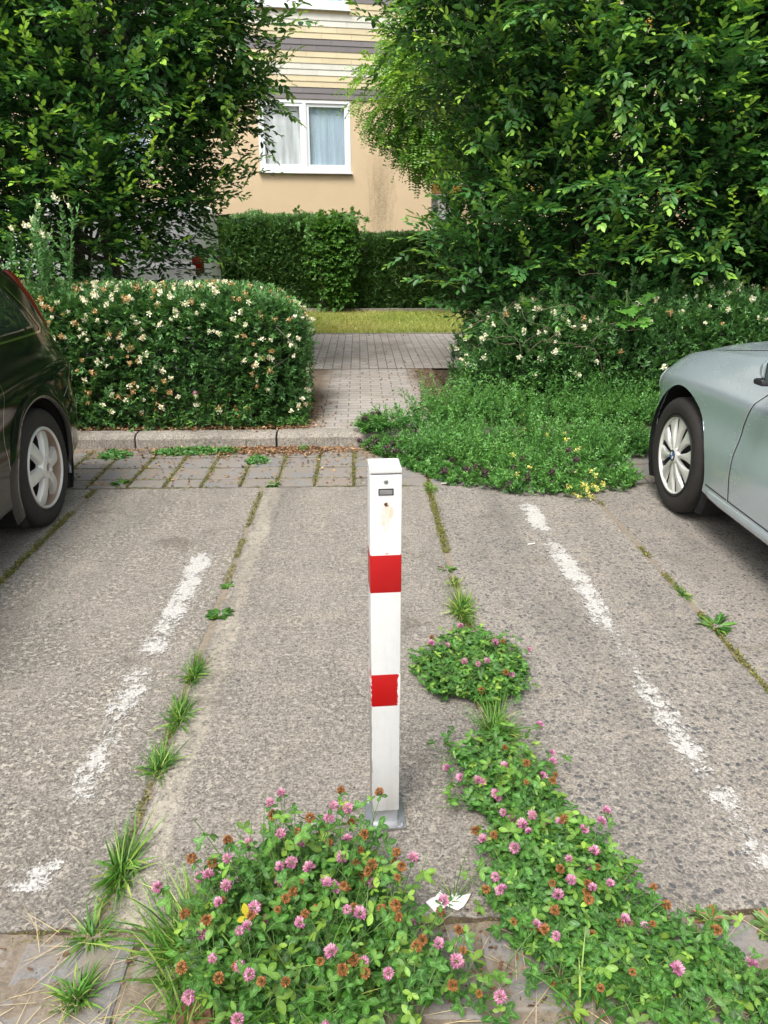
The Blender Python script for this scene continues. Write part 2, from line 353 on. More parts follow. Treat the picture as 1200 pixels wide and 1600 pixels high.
class Leaves:
    def __init__(s, tm): s.tm = tm; s.V = []; s.A = []; s.n = 0
    def add(s, P, D, N, S, tint, wid=None):
        """positions, length directions, normals, sizes, tints"""
        n = len(P)
        if n == 0: return
        D = nz(D); Y = nz(np.cross(N, D)); Z = np.cross(D, Y); t, F, uv = s.tm; k = len(t)
        S = np.broadcast_to(np.asarray(S, dtype=float), (n,)); wd = S if wid is None else wid
        V = P[:, None, :] + S[:, None, None] * (t[None, :, 0:1] * D[:, None, :] + t[None, :, 2:3] * Z[:, None, :]) + wd[:, None, None] * t[None, :, 1:2] * Y[:, None, :]
        A = np.empty((n, k, 4)); A[..., 0] = uv[None, :, 0]; A[..., 1] = uv[None, :, 1]
        A[..., 2] = np.clip(np.broadcast_to(tint, (n,)), 0, 1)[:, None]; A[..., 3] = rs.rand(n)[:, None]
        s.V.append(V.reshape(-1, 3)); s.A.append(A.reshape(-1, 4)); s.n += n
    def build(s, name, mat, parent=None, loc=None):
        t, F, uv = s.tm; k = len(t); V = np.concatenate(s.V); A = np.concatenate(s.A)
        Fa = (np.arange(s.n)[:, None, None] * k + F[None]).reshape(-1, F.shape[1])
        return mobj(name, V, Fa, mat, parent, False, A, loc=loc)
class Tubes:
    """many thin 3-sided tubes along polylines of equal length"""
    def __init__(s): s.V = []; s.F = []; s.b = 0
    def add(s, P, r0, r1=None):          # P (n,m,3)
        n, m, _ = P.shape; r1 = r0 if r1 is None else r1
        D = np.gradient(P, axis=1); D = nz(D); A = nz(np.cross(D, np.array([.31, .17, .93]))); B = np.cross(D, A)
        rad = (r0 + (r1 - r0) * np.linspace(0, 1, m))[None, :, None]
        rg = np.stack([P + rad * (A * math.cos(t) + B * math.sin(t)) for t in (0, 2.094, 4.189)], axis=2)      # n,m,3,3
        s.V.append(rg.reshape(-1, 3)); idx = s.b + np.arange(n * m * 3).reshape(n, m, 3)
        for k in range(3):
            q = np.stack([idx[:, :-1, k], idx[:, :-1, (k + 1) % 3], idx[:, 1:, (k + 1) % 3], idx[:, 1:, k]], axis=-1); s.F.append(q.reshape(-1, 4))
        s.b += n * m * 3
    def build(s, name, mat, parent=None, loc=None):
        return mobj(name, np.concatenate(s.V), np.concatenate(s.F), mat, parent, True, loc=loc)

def lump(P, f=2., seed=0.):
    x, y, z = P[:, 0] * f + seed, P[:, 1] * f + seed * 1.7, P[:, 2] * f - seed
    return (np.sin(x * 1.3 + 1.1 * np.sin(y * 1.7)) + np.sin(y * 1.9 + 1.3 * np.sin(z * 1.3 + 2)) + np.sin(z * 2.1 + np.sin(x * 2.3)) + .5 * np.sin(x * 4.1 + z * 3.7) + .5 * np.sin(y * 4.7 - z * 3.1)) / 4.

def sprigs(L, P, D, length, nleaf, size, tint0, tint1, T=None, tr=.0015, bend=.35, spread=.85, jit=.3, opposite=False, start=.12):
    """twigs rooted at P going D, leaves alternate (or opposite) along each, flat spray"""
    n = len(P); D = nz(D); length = np.broadcast_to(length, (n,)); up = np.array([0, 0, 1.])
    S = nz(np.cross(D, up + .25 * rvec(n))); N0 = np.cross(S, D)
    tt = np.linspace(0, 1, 5)
    C0 = P[:, None, :] + length[:, None, None] * (tt[None, :, None] * D[:, None, :] + bend * (tt ** 2)[None, :, None] * (np.array([0, 0, -1.]) * .35 + .0)[None, None, :])
    if T is not None: T.add(C0, tr, tr * .4)
    for i in range(nleaf):
        t = start + (1 - start) * (i + .5) / nleaf
        c = P + length[:, None] * (t * D + bend * t * t * np.array([0, 0, -.35]))
        for sg in ((1, -1) if opposite else ((1 if i % 2 else -1),)):
            d = nz(D * (.55 + .5 * t) + sg * spread * S * (1.1 - .5 * t) + jit * rvec(n) + np.array([0, 0, -.12]))
            nn = N0 + jit * rvec(n) * .9 + np.array([0, 0, .3])
            sz = size * (.75 + .5 * rs.rand(n)) * (1.05 - .35 * t)
            L.add(c, d, nn, sz, tint0 + (tint1 - tint0) * t ** 1.5)

def superbox(n, c, h, p=6., seed=0., amp=.05, faces=None):
    """points and normals on the upper half of a clipped box-like hedge; c = centre of the base, h = half x, half y, height"""
    A = np.array([h[1] * h[2] * 2, h[0] * h[2] * 2, h[0] * h[1] * 2.]) ; A = A / A.sum()
    ax = rs.choice(3, size=n, p=A); Q = rs.uniform(-1, 1, (n, 3)); Q[:, 2] = rs.rand(n)
    sg = np.where(rs.rand(n) < .5, -1, 1.); 
    Q[np.arange(n), ax] = np.where(ax == 2, 1., sg)
    k = (np.abs(Q) ** p).sum(1) ** (-1 / p); Q = Q * k[:, None]
    N = np.sign(Q) * np.abs(Q) ** (p - 1) / np.array(h); N = nz(N)
    P = np.array(c) + Q * np.array(h); P = P + N * (amp * lump(P, 3., seed))[:, None]
    return P, N

# ================================================================== THE SETTING
GZ = .100                                    # the ground behind the kerb lies this much higher
def struct(o): o['kind'] = 'structure'; return o
struct(mobj('ground', [(-300, -300, -.06), (300, -300, -.06), (300, 300, -.06), (-300, 300, -.06)], [(0, 1, 2, 3)], M['ground']))
struct(mobj('joint_soil', [(-9, -.2, -.009), (9, -.2, -.009), (9, 5.42, -.009), (-9, 5.42, -.009)], [(0, 1, 2, 3)], M['soil']))
# soil behind the kerb, one gently uneven sheet
nx, ny = 120, 90; gx = np.linspace(-30, 30, nx); gy = 5.40 + (np.linspace(0, 1, ny) ** 2.) * 40
X_, Y_ = np.meshgrid(gx, gy, indexing='ij'); Z_ = GZ - .012 + .006 * np.sin(X_ * 5 + Y_ * 3) ; V = np.stack([X_, Y_, Z_], -1).reshape(-1, 3)
I = np.arange(nx * ny).reshape(nx, ny); F = np.stack([I[:-1, :-1], I[1:, :-1], I[1:, 1:], I[:-1, 1:]], -1).reshape(-1, 4)
struct(mobj('planting_bed', V, F, M['soil'], smooth=True))

def sheet0(name, x0, x1, y0, y1, z, mat):
    V = []; n = 90; r = random.Random(int(x0 * 100))
    for i in range(n + 1):
        y = y0 + (y1 - y0) * i / n; V += [(x0, y, z + r.gauss(0, .0012)), ((x0 + x1) / 2, y, z - .002 + r.gauss(0, .0015)), (x1, y, z + r.gauss(0, .0012))]
    return struct(mobj(name, V, np.array([q for i in range(n) for q in ((3 * i, 3 * i + 1, 3 * i + 4, 3 * i + 3), (3 * i + 1, 3 * i + 2, 3 * i + 5, 3 * i + 4))]), mat))
JX = [-4.72, -3.70, -2.68, -1.645, -.615, .42, 1.405, 2.43, 3.45, 4.47]
def slab(x0, x1, y0, y1, mat, seed):
    r = random.Random(seed); g = .011; x0 += g; x1 -= g; y0 += g; y1 -= g; pts = []
    def edge(ax, ay, bx, by):
        L_ = math.hypot(bx - ax, by - ay); n = int(L_ / .03); nxn, nyn = (by - ay) / L_, -(bx - ax) / L_
        for i in range(n):
            t = i / n; q = r.gauss(0, .0022) + .003 * math.sin(i * .6 + seed) - (abs(r.gauss(0, .006)) if r.random() < .1 else 0)
            if i == 0: q = -.006
            pts.append((ax + (bx - ax) * t + nxn * q, ay + (by - ay) * t + nyn * q))
    edge(x0, y0, x1, y0); edge(x1, y0, x1, y1); edge(x1, y1, x0, y1); edge(x0, y1, x0, y0)
    n = len(pts); cx, cy = (x0 + x1) / 2, (y0 + y1) / 2
    def ins(d): return [(x + (d if x < cx - .3 else -d if x > cx + .3 else 0), y + (d if y < y0 + .04 else -d if y > y1 - .04 else 0)) for x, y in pts]
    a, b = ins(.004), ins(.012)
    V = [(x, y, -.10) for x, y in pts] + [(x, y, -.006) for x, y in pts] + [(x, y, -.002) for x, y in a] + [(x, y, 0) for x, y in b]
    F = [tuple(range(3 * n, 4 * n))] + [(k * n + i, k * n + (i + 1) % n, (k + 1) * n + (i + 1) % n, (k + 1) * n + i) for k in range(3) for i in range(n)]
    struct(mobj('concrete_pavement', V, F, mat))
for i in range(len(JX) - 1):
    mt = M['slabL'] if i < 4 else M['slabM'] if i == 4 else M['slabR'] if i == 5 else M['slabRR']
    slab(JX[i], JX[i + 1], 1.245, 4.385, mt, i + 3)
    slab(JX[i] , JX[i + 1], -3.2, .80, mt, i + 33)

for jx in JX: sheet0('joint_filling', jx - .018, jx + .018, 1.22, 4.40, -.0035, M['mortar'])
# setts: three rows before the kerb and two rows across the near end of the slabs
sm = MB()
def sett_row(y0, y1, pitch, x0, x1, seed):
    r = random.Random(seed); x = x0; q_ = random.Random(99)
    while x < x1:
        w_ = pitch * q_.uniform(.94, 1.06); g = r.uniform(.005, .012); t = r.random() ** 2 * (1 if -1.2 < x < .3 else .35)
        dz = r.uniform(-.004, .002); c = Vector((x + w_ / 2, (y0 + y1) / 2, dz - .04))
        Mx = Matrix.Translation(c) @ Matrix.Rotation(r.gauss(0, .012), 4, 'Z') @ Matrix.Rotation(r.gauss(0, .012), 4, 'X')
        sm.box(-w_ / 2 + g, w_ / 2 - g, -(y1 - y0) / 2 + g, (y1 - y0) / 2 - g, -.04, .04, .008, (r.random(), 0, t, 0), Mx)
        x += w_
sett_row(4.39, 4.555, .236, -5, 5, 1); sett_row(4.555, 4.80, .236, -5, 5, 2); sett_row(4.80, 5.04, .236, -5, 5, 3); sett_row(5.04, 5.275, .236, -5, 5, 4)
sett_row(1.02, 1.235, .25, -5, 5, 5); sett_row(.81, 1.02, .25, -5, 5, 6)
o = sm.build('sett_paving', M['sett'], aname='tint'); struct(o)
def soil_drift(x0, x1, y0, y1, base, amp, f, seed, ramp=None):
    nx = int((x1 - x0) / .02); ny = int((y1 - y0) / .015) + 2; X, Y = np.meshgrid(np.linspace(x0, x1, nx), np.linspace(y0, y1, ny), indexing='ij'); Q = np.stack([X, Y, X * 0], -1).reshape(-1, 3)
    Z = base + amp * (lump(Q, f, seed) + .5 * lump(Q, f * 3.1, seed + 2)).reshape(nx, ny) + .0015 * rs.normal(size=(nx, ny))
    if ramp: Z = Z + np.interp(Y, ramp[0], ramp[1])
    I = np.arange(nx * ny).reshape(nx, ny); struct(mobj('joint_soil', np.stack([X, Y, Z], -1).reshape(-1, 3), np.stack([I[:-1, :-1], I[1:, :-1], I[1:, 1:], I[:-1, 1:]], -1).reshape(-1, 4), M['drift'], smooth=True))
soil_drift(-1.6, 1.6, .82, 1.243, -.005, .010, 7., 2.)
soil_drift(-3., .6, 4.45, 5.288, -.010, .008, 5., 5., ([4.4, 5.05, 5.29], [0, .0, .012]))
# kerb stones
km = MB()
for i in range(11):
    x0 = -5.8 + 1.035 * i + .01; x1 = x0 + 1.02; r = random.Random(i)
    dz = r.uniform(-.004, .004); dy = r.uniform(-.005, .005)
    prof = [(5.285, -.08), (5.29, .070), (5.308, .093), (5.34, .104), (5.42, .106), (5.43, -.08)]
    n = 18; V = []; 
    for k in range(n + 1):
        xx = x0 + (x1 - x0) * k / n; e = .006 if k in (0, n) else 0
        for j, (y, z) in enumerate(prof): V.append((xx, y + dy + r.gauss(0, .0015) + (e if j < 3 else 0), z + dz - (e if j in (2, 3, 4) else 0) + r.gauss(0, .001)))
    m = len(prof); F = [(k * m + j, k * m + j + 1, (k + 1) * m + j + 1, (k + 1) * m + j) for k in range(n) for j in range(m - 1)] + [tuple(range(m)), tuple(n * m + j for j in range(m))[::-1]]
    km.add(V, F)
struct(km.build('kerb', M['kerb']))
# short path through the gap, footway behind, lawn strip, edging
def sheet(name, x0, x1, y0, y1, z, mat, nx=2, ny=2, amp=0):
    X, Y = np.meshgrid(np.linspace(x0, x1, nx), np.linspace(y0, y1, ny), indexing='ij'); Z = z + amp * lump(np.stack([X, Y, X * 0], -1).reshape(-1, 3), 1.1).reshape(nx, ny)
    I = np.arange(nx * ny).reshape(nx, ny); F = np.stack([I[:-1, :-1], I[1:, :-1], I[1:, 1:], I[:-1, 1:]], -1).reshape(-1, 4)
    return struct(mobj(name, np.stack([X, Y, Z], -1).reshape(-1, 3), F, mat, smooth=True))
sheet('path', -.55, .78, 5.432, 8.02, GZ + .006, M['path'], 12, 24, .004)
sheet('footway', -30, 30, 8.024, 10.98, GZ + .010, M['footway'], 80, 12, .003)
sheet('lawn', -30, 30, 11.0, 14.12, GZ + .010, M['lawn'], 60, 10, .012)
eb = MB()
for i in range(60): eb.box(-30 + i, -30 + i + .99, 14.13, 14.21, 0, GZ + .075, .01)
struct(eb.build('lawn_edging', M['kerb']))
eb = MB()
for i in range(60): eb.box(-30 + i, -30 + i + .99, 10.955, 10.995, 0, GZ + .022, .004)
struct(eb.build('footway_edging', M['kerb']))

# painted bay lines, worn through
def line(x0, x1, y0, y1, wears, seed):
    r = random.Random(seed); n = int((y1 - y0) / .04); V = []; A = []; F = []
    for i in range(n + 1):
        t = i / n; y = y0 + (y1 - y0) * t; xc = x0 + (x1 - x0) * t + .006 * math.sin(y * 5)
        wv = np.interp(y, [q[0] for q in wears], [q[1] for q in wears])
        for q in (-1, -.6, 0, .6, 1): V.append((xc + q * .066, y, .0035)); A.append((wv + (.20 if abs(q) == 1 else .04 if q else -.03), 0, 0, 1))
    for i in range(n):
        for k in range(4): F.append((i * 5 + k, i * 5 + k + 1, (i + 1) * 5 + k + 1, (i + 1) * 5 + k))
    struct(mobj('painted_line', V, np.array(F), M['paint'], attr=A, aname='wear'))
line(-.815, -.775, 1.32, 3.62, [(1.32, .5), (1.36, .08), (1.46, .08), (1.50, .5), (1.6, .5), (1.66, .08), (1.95, .13), (2.02, .15), (2.1, .05), (2.32, .06), (2.38, .3), (2.46, .03), (3.3, .0), (3.40, .15), (3.45, .5), (3.62, .4)], 1)
line(1.0, .965, 1.26, 4.10, [(1.26, .3), (1.4, .10), (1.62, .08), (1.7, .14), (1.85, .07), (2.15, .06), (2.28, .15), (2.42, .17), (2.5, .12), (2.62, .03), (3.25, .0), (3.45, .10), (3.55, .12), (3.62, .02), (4.0, .0), (4.1, .5)], 2)

# ================================================================== HOUSE
def siding_mat(name, col):
    n = NT(name); u, v, t, a = n.attr('tint'); f = n.noise(n.obj(), 120, 4, .7); g = n.noise(n.map(n.obj(), scale=(1, 1, 3)), 2.5, 4)
    k = n.math('ADD', n.math('MULTIPLY', u, .14), .93); c = n.mix(1., col, n.n('ShaderNodeCombineColor', Red=k, Green=k, Blue=k).outputs[0], 'MULTIPLY')
    c = n.mix(n.ramp(g, [(.4, 0), (.7, .18)]), c, (.25, .22, .17)); c = n.mix(n.math('MULTIPLY', f, .15), c, (.2, .18, .15))
    n.bsdf(c, .8, 0, n.bump(f, .3, .002)); return n.m
SID = {'G': siding_mat('grey cladding', (.17, .155, .165)), 'Y': siding_mat('yellow cladding', (.64, .54, .35)), 'W': siding_mat('white cladding', (.66, .64, .57)), 'O': siding_mat('orange cladding', (.62, .33, .05))}
def render_mat():
    n = NT('beige render'); o = n.obj(); f = n.noise(o, 95, 4, .7); g = n.noise(o, .9, 5, .6); h = n.noise(n.map(o, scale=(5, 5, 1.0)), 2.6, 6, .7)
    c = n.mix(n.ramp(g, [(.3, 0), (.7, 1)]), (.66, .50, .315), (.73, .565, .37)); c = n.mix(n.math('MULTIPLY', f, .22), c, (.80, .65, .48))
    # algae streak running down the wall near its right end
    sx = n.t.nodes.new('ShaderNodeSeparateXYZ'); n.l(o, sx.inputs[0]); x, z = sx.outputs[0], sx.outputs[2]
    d = n.math('ADD', n.math('ABSOLUTE', n.math('ADD', x, 1.13)), n.math('MULTIPLY', n.math('SUBTRACT', h, .5), .9))
    s = n.math('MULTIPLY', n.ramp(d, [(.0, .75), (.36, 0)]), n.ramp(n.math('DIVIDE', z, 5), [(.25, .3), (.36, .9), (.5, 1), (.62, .2)]))
    s = n.math('MULTIPLY', s, n.ramp(n.noise(o, 22, 6, .8), [(.34, .15), (.62, 1)]))
    c = n.mix(s, c, (.17, .125, .065))
    n.bsdf(c, .9, 0, n.bump(f, .9, .012), spec=.2); return n.m
M['render'] = render_mat()
def glass_mat():
    n = NT('window glass'); tr = n.t.nodes.new('ShaderNodeBsdfTransparent'); tr.inputs[0].default_value = (.93, .95, .96, 1)
    gl = n.t.nodes.new('ShaderNodeBsdfGlossy'); gl.inputs['Roughness'].default_value = .02
    fr = n.t.nodes.new('ShaderNodeLayerWeight'); fr.inputs[0].default_value = .5
    mx = n.t.nodes.new('ShaderNodeMixShader'); n.l(n.math('ADD', n.math('POWER', fr.outputs['Facing'], 4.), .16, True), mx.inputs[0]); n.l(tr.outputs[0], mx.inputs[1]); n.l(gl.outputs[0], mx.inputs[2]); n.l(mx.outputs[0], n.out.inputs[0]); return n.m
M['glass'] = glass_mat()
def curtain_mat(name, col):
    n = NT(name); f = n.noise(n.map(n.obj(), scale=(5, 1, .35)), 2, 3, .5); c = n.mix(n.ramp(f, [(.35, 0), (.65, 1)]), tuple(x * .72 for x in col), col)
    n.bsdf(c, .9); return n.m
M['curtain'] = curtain_mat('curtain cloth', (.88, .90, .90)); M['sky_tint'] = curtain_mat('sheer with sky tint', (.66, .80, .93)); M['room'] = plain('dark room', (.04, .04, .045), .9)  # right curtain's blue paints the sky's reflection in the pane

def window(parent, x0, x1, z0, z1, y=0., sky_tint=True):
    """a two-sash window set in a recess; faces -y; returns the frame part"""
    f = MB(); d = .055; ty = y - .03; by = y + .05; fo = .06
    f.box(x0, x1, ty, by, z1 - fo, z1, .004); f.box(x0, x1, ty, by, z0 + .002, z0 + fo + .03, .004)
    f.box(x0, x0 + fo, ty, by, z0 + fo + .03, z1 - fo, .004); f.box(x1 - fo, x1, ty, by, z0 + fo + .03, z1 - fo, .004)
    xm = (x0 + x1) / 2; f.box(xm - .035, xm + .035, ty - .003, by, z0 + fo + .03, z1 - fo, .004)
    fr = f.build('window', M['white_plastic'], parent)
    for a, b, sy in ((x0 + fo, xm - .035, 0), (xm + .035, x1 - fo, .012)):
        s = MB(); q = .062; zz0, zz1 = z0 + fo + .03, z1 - fo; s0 = ty + .012 + sy; s1 = by - .012
        s.box(a, b, s0, s1, zz1 - q, zz1, .005); s.box(a, b, s0, s1, zz0, zz0 + q, .005); s.box(a, a + q, s0, s1, zz0 + q, zz1 - q, .005); s.box(b - q, b, s0, s1, zz0 + q, zz1 - q, .005)
        s.build('sash', M['white_plastic'], fr)
        mobj('pane', [(a + q, s0 + .02, zz0 + q), (b - q, s0 + .02, zz0 + q), (b - q, s0 + .02, zz1 - q), (a + q, s0 + .02, zz1 - q)], [(0, 1, 2, 3)], M['glass'], fr)
    MB().box(x0 - .03, x1 + .03, y - .10, y - .005, z0 - .025, z0, .004).build('sill', M['white_plastic'], fr)
    # curtains
    for a, b, m, ph in ((x0 + fo, xm, M['curtain'], 0), (xm, x1 - fo, M['sky_tint'] if sky_tint else M['curtain'], 2)):
        n = 60; V = []; 
        for i in range(n + 1):
            xx = a + (b - a) * i / n
            for j in range(9):
                zz = z0 + (z1 - z0) * j / 8; V.append((xx + .02 * math.sin(j * .7 + ph), y + .085 + (.016 if m is M['curtain'] else .006) * math.sin(i * .42 + .35 * j + ph) + .003 * math.sin(i * 1.9), zz))
        F = np.array([(i * 9 + j, (i + 1) * 9 + j, (i + 1) * 9 + j + 1, i * 9 + j + 1) for i in range(n) for j in range(8)])
        mobj('curtain', V, F, m, fr, True)
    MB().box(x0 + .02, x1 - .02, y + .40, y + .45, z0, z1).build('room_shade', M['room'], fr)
    return fr

def wall_with_holes(parent, x0, x1, z0, z1, y0, y1, holes, mat, name='wall'):
    """wall slab from y0 to y1, rectangular holes (hx0,hx1,hz0,hz1)"""
    xs = sorted({x0, x1, *[h[0] for h in holes], *[h[1] for h in holes]}); zs = sorted({z0, z1, *[h[2] for h in holes], *[h[3] for h in holes]})
    V = []; F = []; idx = {}
    def vid(x, y, z):
        k = (round(x, 4), round(y, 4), round(z, 4))
        if k not in idx: idx[k] = len(V); V.append((x, y, z))
        return idx[k]
    solid = lambda i, j: 0 <= i < len(xs) - 1 and 0 <= j < len(zs) - 1 and not any(h[0] - 1e-5 <= xs[i] and xs[i + 1] <= h[1] + 1e-5 and h[2] - 1e-5 <= zs[j] and zs[j + 1] <= h[3] + 1e-5 for h in holes)
    for i in range(len(xs) - 1):
        for j in range(len(zs) - 1):
            if not solid(i, j): continue
            a, b, c, d = xs[i], xs[i + 1], zs[j], zs[j + 1]
            F.append((vid(a, y0, c), vid(b, y0, c), vid(b, y0, d), vid(a, y0, d))); F.append((vid(a, y1, c), vid(a, y1, d), vid(b, y1, d), vid(b, y1, c)))
            if not solid(i - 1, j): F.append((vid(a, y0, c), vid(a, y0, d), vid(a, y1, d), vid(a, y1, c)))
            if not solid(i + 1, j): F.append((vid(b, y0, c), vid(b, y1, c), vid(b, y1, d), vid(b, y0, d)))
            if not solid(i, j - 1): F.append((vid(a, y0, c), vid(a, y1, c), vid(b, y1, c), vid(b, y0, c)))
            if not solid(i, j + 1): F.append((vid(a, y0, d), vid(b, y0, d), vid(b, y1, d), vid(a, y1, d)))
    m = MB(); m.add(V, F); return m.build(name, mat, parent)

def cladding(parent, x0, x1, zstart, rows, seq, holes, y, pw=.61, h=.1065):
    mbs = {}
    r = random.Random(5); band = 0
    for k in range(rows):
        z = zstart + k * h; c = seq[k % len(seq)]; band += int(k > 0 and c != seq[(k - 1) % len(seq)]); mb = mbs.setdefault((band, c), MB()); off = (k % 2) * pw / 2 + (.1 if k % 4 > 1 else 0)
        x = x1 + off
        while x > x0:
            a, b = max(x0, x - pw + .0035), min(x1, x)
            segs = [(a, b)]
            for hx0, hx1, hz0, hz1 in holes:
                if z + h > hz0 + .01 and z < hz1 - .01: segs = [q for s_ in segs for q in ((s_[0], min(s_[1], hx0)), (max(s_[0], hx1), s_[1])) if q[1] - q[0] > .02]
            for a, b in segs:
                if b - a > .01:
                    t = r.random()
                    mb.add([(a, y - .022, z), (b, y - .022, z), (b, y - .010, z + h + .006), (a, y - .010, z + h + .006), (a, y - .004, z), (b, y - .004, z), (b, y, z + h + .006), (a, y, z + h + .006)],
                           [(0, 1, 2, 3), (0, 4, 5, 1), (0, 3, 7, 4), (1, 5, 6, 2)], (t, 0, 0, 0))
            x -= pw
    for (_, c), mb in mbs.items(): mb.build('cladding_band', SID[c], parent, aname='tint')

hs_ = empty('house', (1.61, 17.5, 0), R(9), label='beige rendered house with striped cladding above and a white two sash window', cat='house')
lw = [(-3.68, -1.775, 2.685, 4.035), (-7.6, -5.8, 2.685, 4.035), (-11.4, -9.6, 2.685, 4.035)]
uw = [(a, b, 5.625, 7.0) for a, b, _, _ in lw]
wall_with_holes(hs_, -15, 0, -.1, 8.2, 0, .3, lw + uw, M['render'])
MB().box(-15, -.001, .305, 8, -.1, 8.2).build('rear_block', M['render'], hs_)
cladding(hs_, -15, .0, 4.05, 38, 'GGYYWWYY', uw, -.002)
for q in lw + uw: window(hs_, *q, y=.02)
rb = MB(); rb.add([(-15.3, -.4, 8.15), (.3, -.4, 8.15), (.3, 8.3, 8.15), (-15.3, 8.3, 8.15), (-15.3, 4, 10.6), (.3, 4, 10.6)], [(0, 1, 5, 4), (3, 4, 5, 2), (0, 4, 3), (1, 2, 5), (0, 3, 2, 1)]).build('roof', plain('roof tiles', (.20, .09, .06), .8, noise=.3), hs_)
# wing set back to the right
wg = empty('house_wing', (1.2, 20.2, 0), R(9), label='set back building wing with orange band over a slatted window, behind the beige wall', cat='building')
wq = [(.46, 1.42, 1.5, 2.42)]
wall_with_holes(wg, 0, 12, -.1, 8.0, 0, .3, wq, M['render'])
cladding(wg, 0.002, 12, 2.44, 51, 'OOWWYYWWYYGGYYWWYY', [(a, b, 5.4, 6.6) for a, b, _, _ in wq], -.002, h=.1065)
fw = window(wg, *wq[0], y=.02, sky_tint=False)
sl = MB()
for k in range(17): sl.box(.50, 1.38, .14, .147, 1.56 + k * .05, 1.60 + k * .05, 0, M4=None)
sl.build('shutter_slats', plain('grey slats', (.32, .34, .36), .5), fw)
MB().box(0, 12, .305, 7, -.1, 8.0).build('rear_block', M['render'], wg)

# ================================================================== BOLLARD
def bollard_paint():
    n = NT('white bollard paint'); o = n.obj(); f = n.noise(o, 30, 6, .7); g = n.noise(n.map(o, scale=(6, 6, .8)), 9, 5, .7)
    c = n.mix(n.ramp(f, [(.45, 0), (.75, .25)]), (.62, .62, .615), (.48, .465, .43))
    sx = n.t.nodes.new('ShaderNodeSeparateXYZ'); n.l(o, sx.inputs[0]); x, z = sx.outputs[0], sx.outputs[2]
    # rust spot with run-down streak
    def spot(x0, z0, r, sz=1.):
        dx = n.math('SUBTRACT', x, x0); dz = n.math('DIVIDE', n.math('SUBTRACT', z, z0), sz)
        d = n.math('SQRT', n.math('ADD', n.math('MULTIPLY', dx, dx), n.math('MULTIPLY', dz, dz)))
        d = n.math('ADD', d, n.math('MULTIPLY', n.math('SUBTRACT', n.noise(o, 160, 3), .5), r * 1.2)); return n.ramp(n.math('DIVIDE', d, r), [(.55, 1), (1, 0)])
    c = n.mix(n.math('MULTIPLY', spot(0, .885, .013, 3.2), n.ramp(g, [(.4, .1), (.65, .8)])), c, (.62, .40, .22))
    c = n.mix(n.math('MULTIPLY', spot(.013, .893, .006, 3.), .5), c, (.60, .36, .18))
    c = n.mix(spot(0, .912, .0048, 1.3), c, (.06, .025, .012))
    c = n.mix(spot(.004, .909, .0022), c, (.22, .09, .04))
    c = n.mix(n.math('MULTIPLY', spot(.002, .792, .005, .6), .7), c, (.45, .2, .1))
    # chips along the vertical edges of the lower half
    ed = n.math('ADD', n.math('ADD', n.math('ABSOLUTE', x), .0023), n.math('MULTIPLY', n.noise(n.map(o, scale=(1, 1, .35)), 55, 6, .8), .012))
    ch = n.math('MULTIPLY', n.ramp(n.math('MULTIPLY', ed, 10), [(.43, 0), (.437, 1)]), n.ramp(z, [(.30, 1), (.62, 0)]))
    c = n.mix(n.math('MULTIPLY', ch, .8), c, (.22, .22, .21))
    gr = n.math('MULTIPLY', n.ramp(n.noise(n.map(o, scale=(8, 8, .5)), 7, 6, .75), [(.52, 0), (.72, .30)]), n.ramp(z, [(.1, 1), (1., .35)])); c = n.mix(gr, c, (.42, .40, .36))
    sc2 = n.ramp(n.noise(n.map(o, scale=(40, 40, 6), rot=(.3, .4, 0)), 5, 3, .6), [(.70, 0), (.72, .5)]); c = n.mix(sc2, c, (.38, .37, .35))
    dirt = n.math('MULTIPLY', n.ramp(z, [(.05, .45), (.22, 0)]), n.ramp(g, [(.35, .2), (.6, 1)]))
    c = n.mix(dirt, c, (.40, .38, .33))
    n.bsdf(c, .32, 0, n.bump(f, .08, .002)); return n.m
def red_paint():
    n = NT('red bollard band'); o = n.obj(); sx = n.t.nodes.new('ShaderNodeSeparateXYZ'); n.l(o, sx.inputs[0]); x, z = sx.outputs[0], sx.outputs[2]
    f = n.noise(o, 70, 6, .75); c = n.mix(n.noise(o, 6, 3), (.32, .002, .003), (.42, .004, .006))
    d = n.math('ADD', n.math('ADD', n.math('ABSOLUTE', n.math('ADD', x, .003)), .0012), n.math('MULTIPLY', f, .022))
    ch = n.math('MULTIPLY', n.ramp(n.math('MULTIPLY', d, 10), [(.452, 0), (.458, 1)]), n.math('LESS_THAN', z, .5))
    c = n.mix(n.math('MULTIPLY', ch, .95), c, (.74, .70, .68)); n.bsdf(c, .35); return n.m
bo = empty('bollard', (.0525, 1.583, 0), R(3.5), label='white square bollard with two red bands bolted to the concrete', cat='bollard')
bp = bollard_paint(); hw = .0362
pm = MB(); pm.box(-hw, hw, -hw, hw, .045, .9815, .004); pm.build('post', bp, bo, auto=True)
# lid: its top rises towards the back
lid = MB(); z0, z1 = .984, .9965
lid.add([(-hw, -hw, z0), (hw, -hw, z0), (hw, hw, z0), (-hw, hw, z0), (-hw, -hw, z1), (hw, -hw, z1), (hw, hw, z1 + .003), (-hw, hw, z1 + .003)],
        [(0, 3, 2, 1), (4, 5, 6, 7), (0, 1, 5, 4), (1, 2, 6, 5), (2, 3, 7, 6), (3, 0, 4, 7)])
o = lid.build('cap', bp, bo); bv = o.modifiers.new('b', 'BEVEL'); bv.width = .0035; bv.segments = 3
for za, zb in ((.690, .790), (.374, .470)):
    s = MB(); e = .0007; s.box(-hw - e, hw + e, -hw - e, hw + e, za, zb, .0045); s.build('red_band', M.setdefault('red', red_paint()), bo, auto=True)
MB().box(-.0335, .0335, -.0335, .0335, .008, .9, .003).build('inner_tube', M['steel'], bo)
pl = MB(); pl.box(-.053, .053, -.060, .060, .001, .009, .003)
pl.build('base_plate', M['steel'], bo, auto=True)
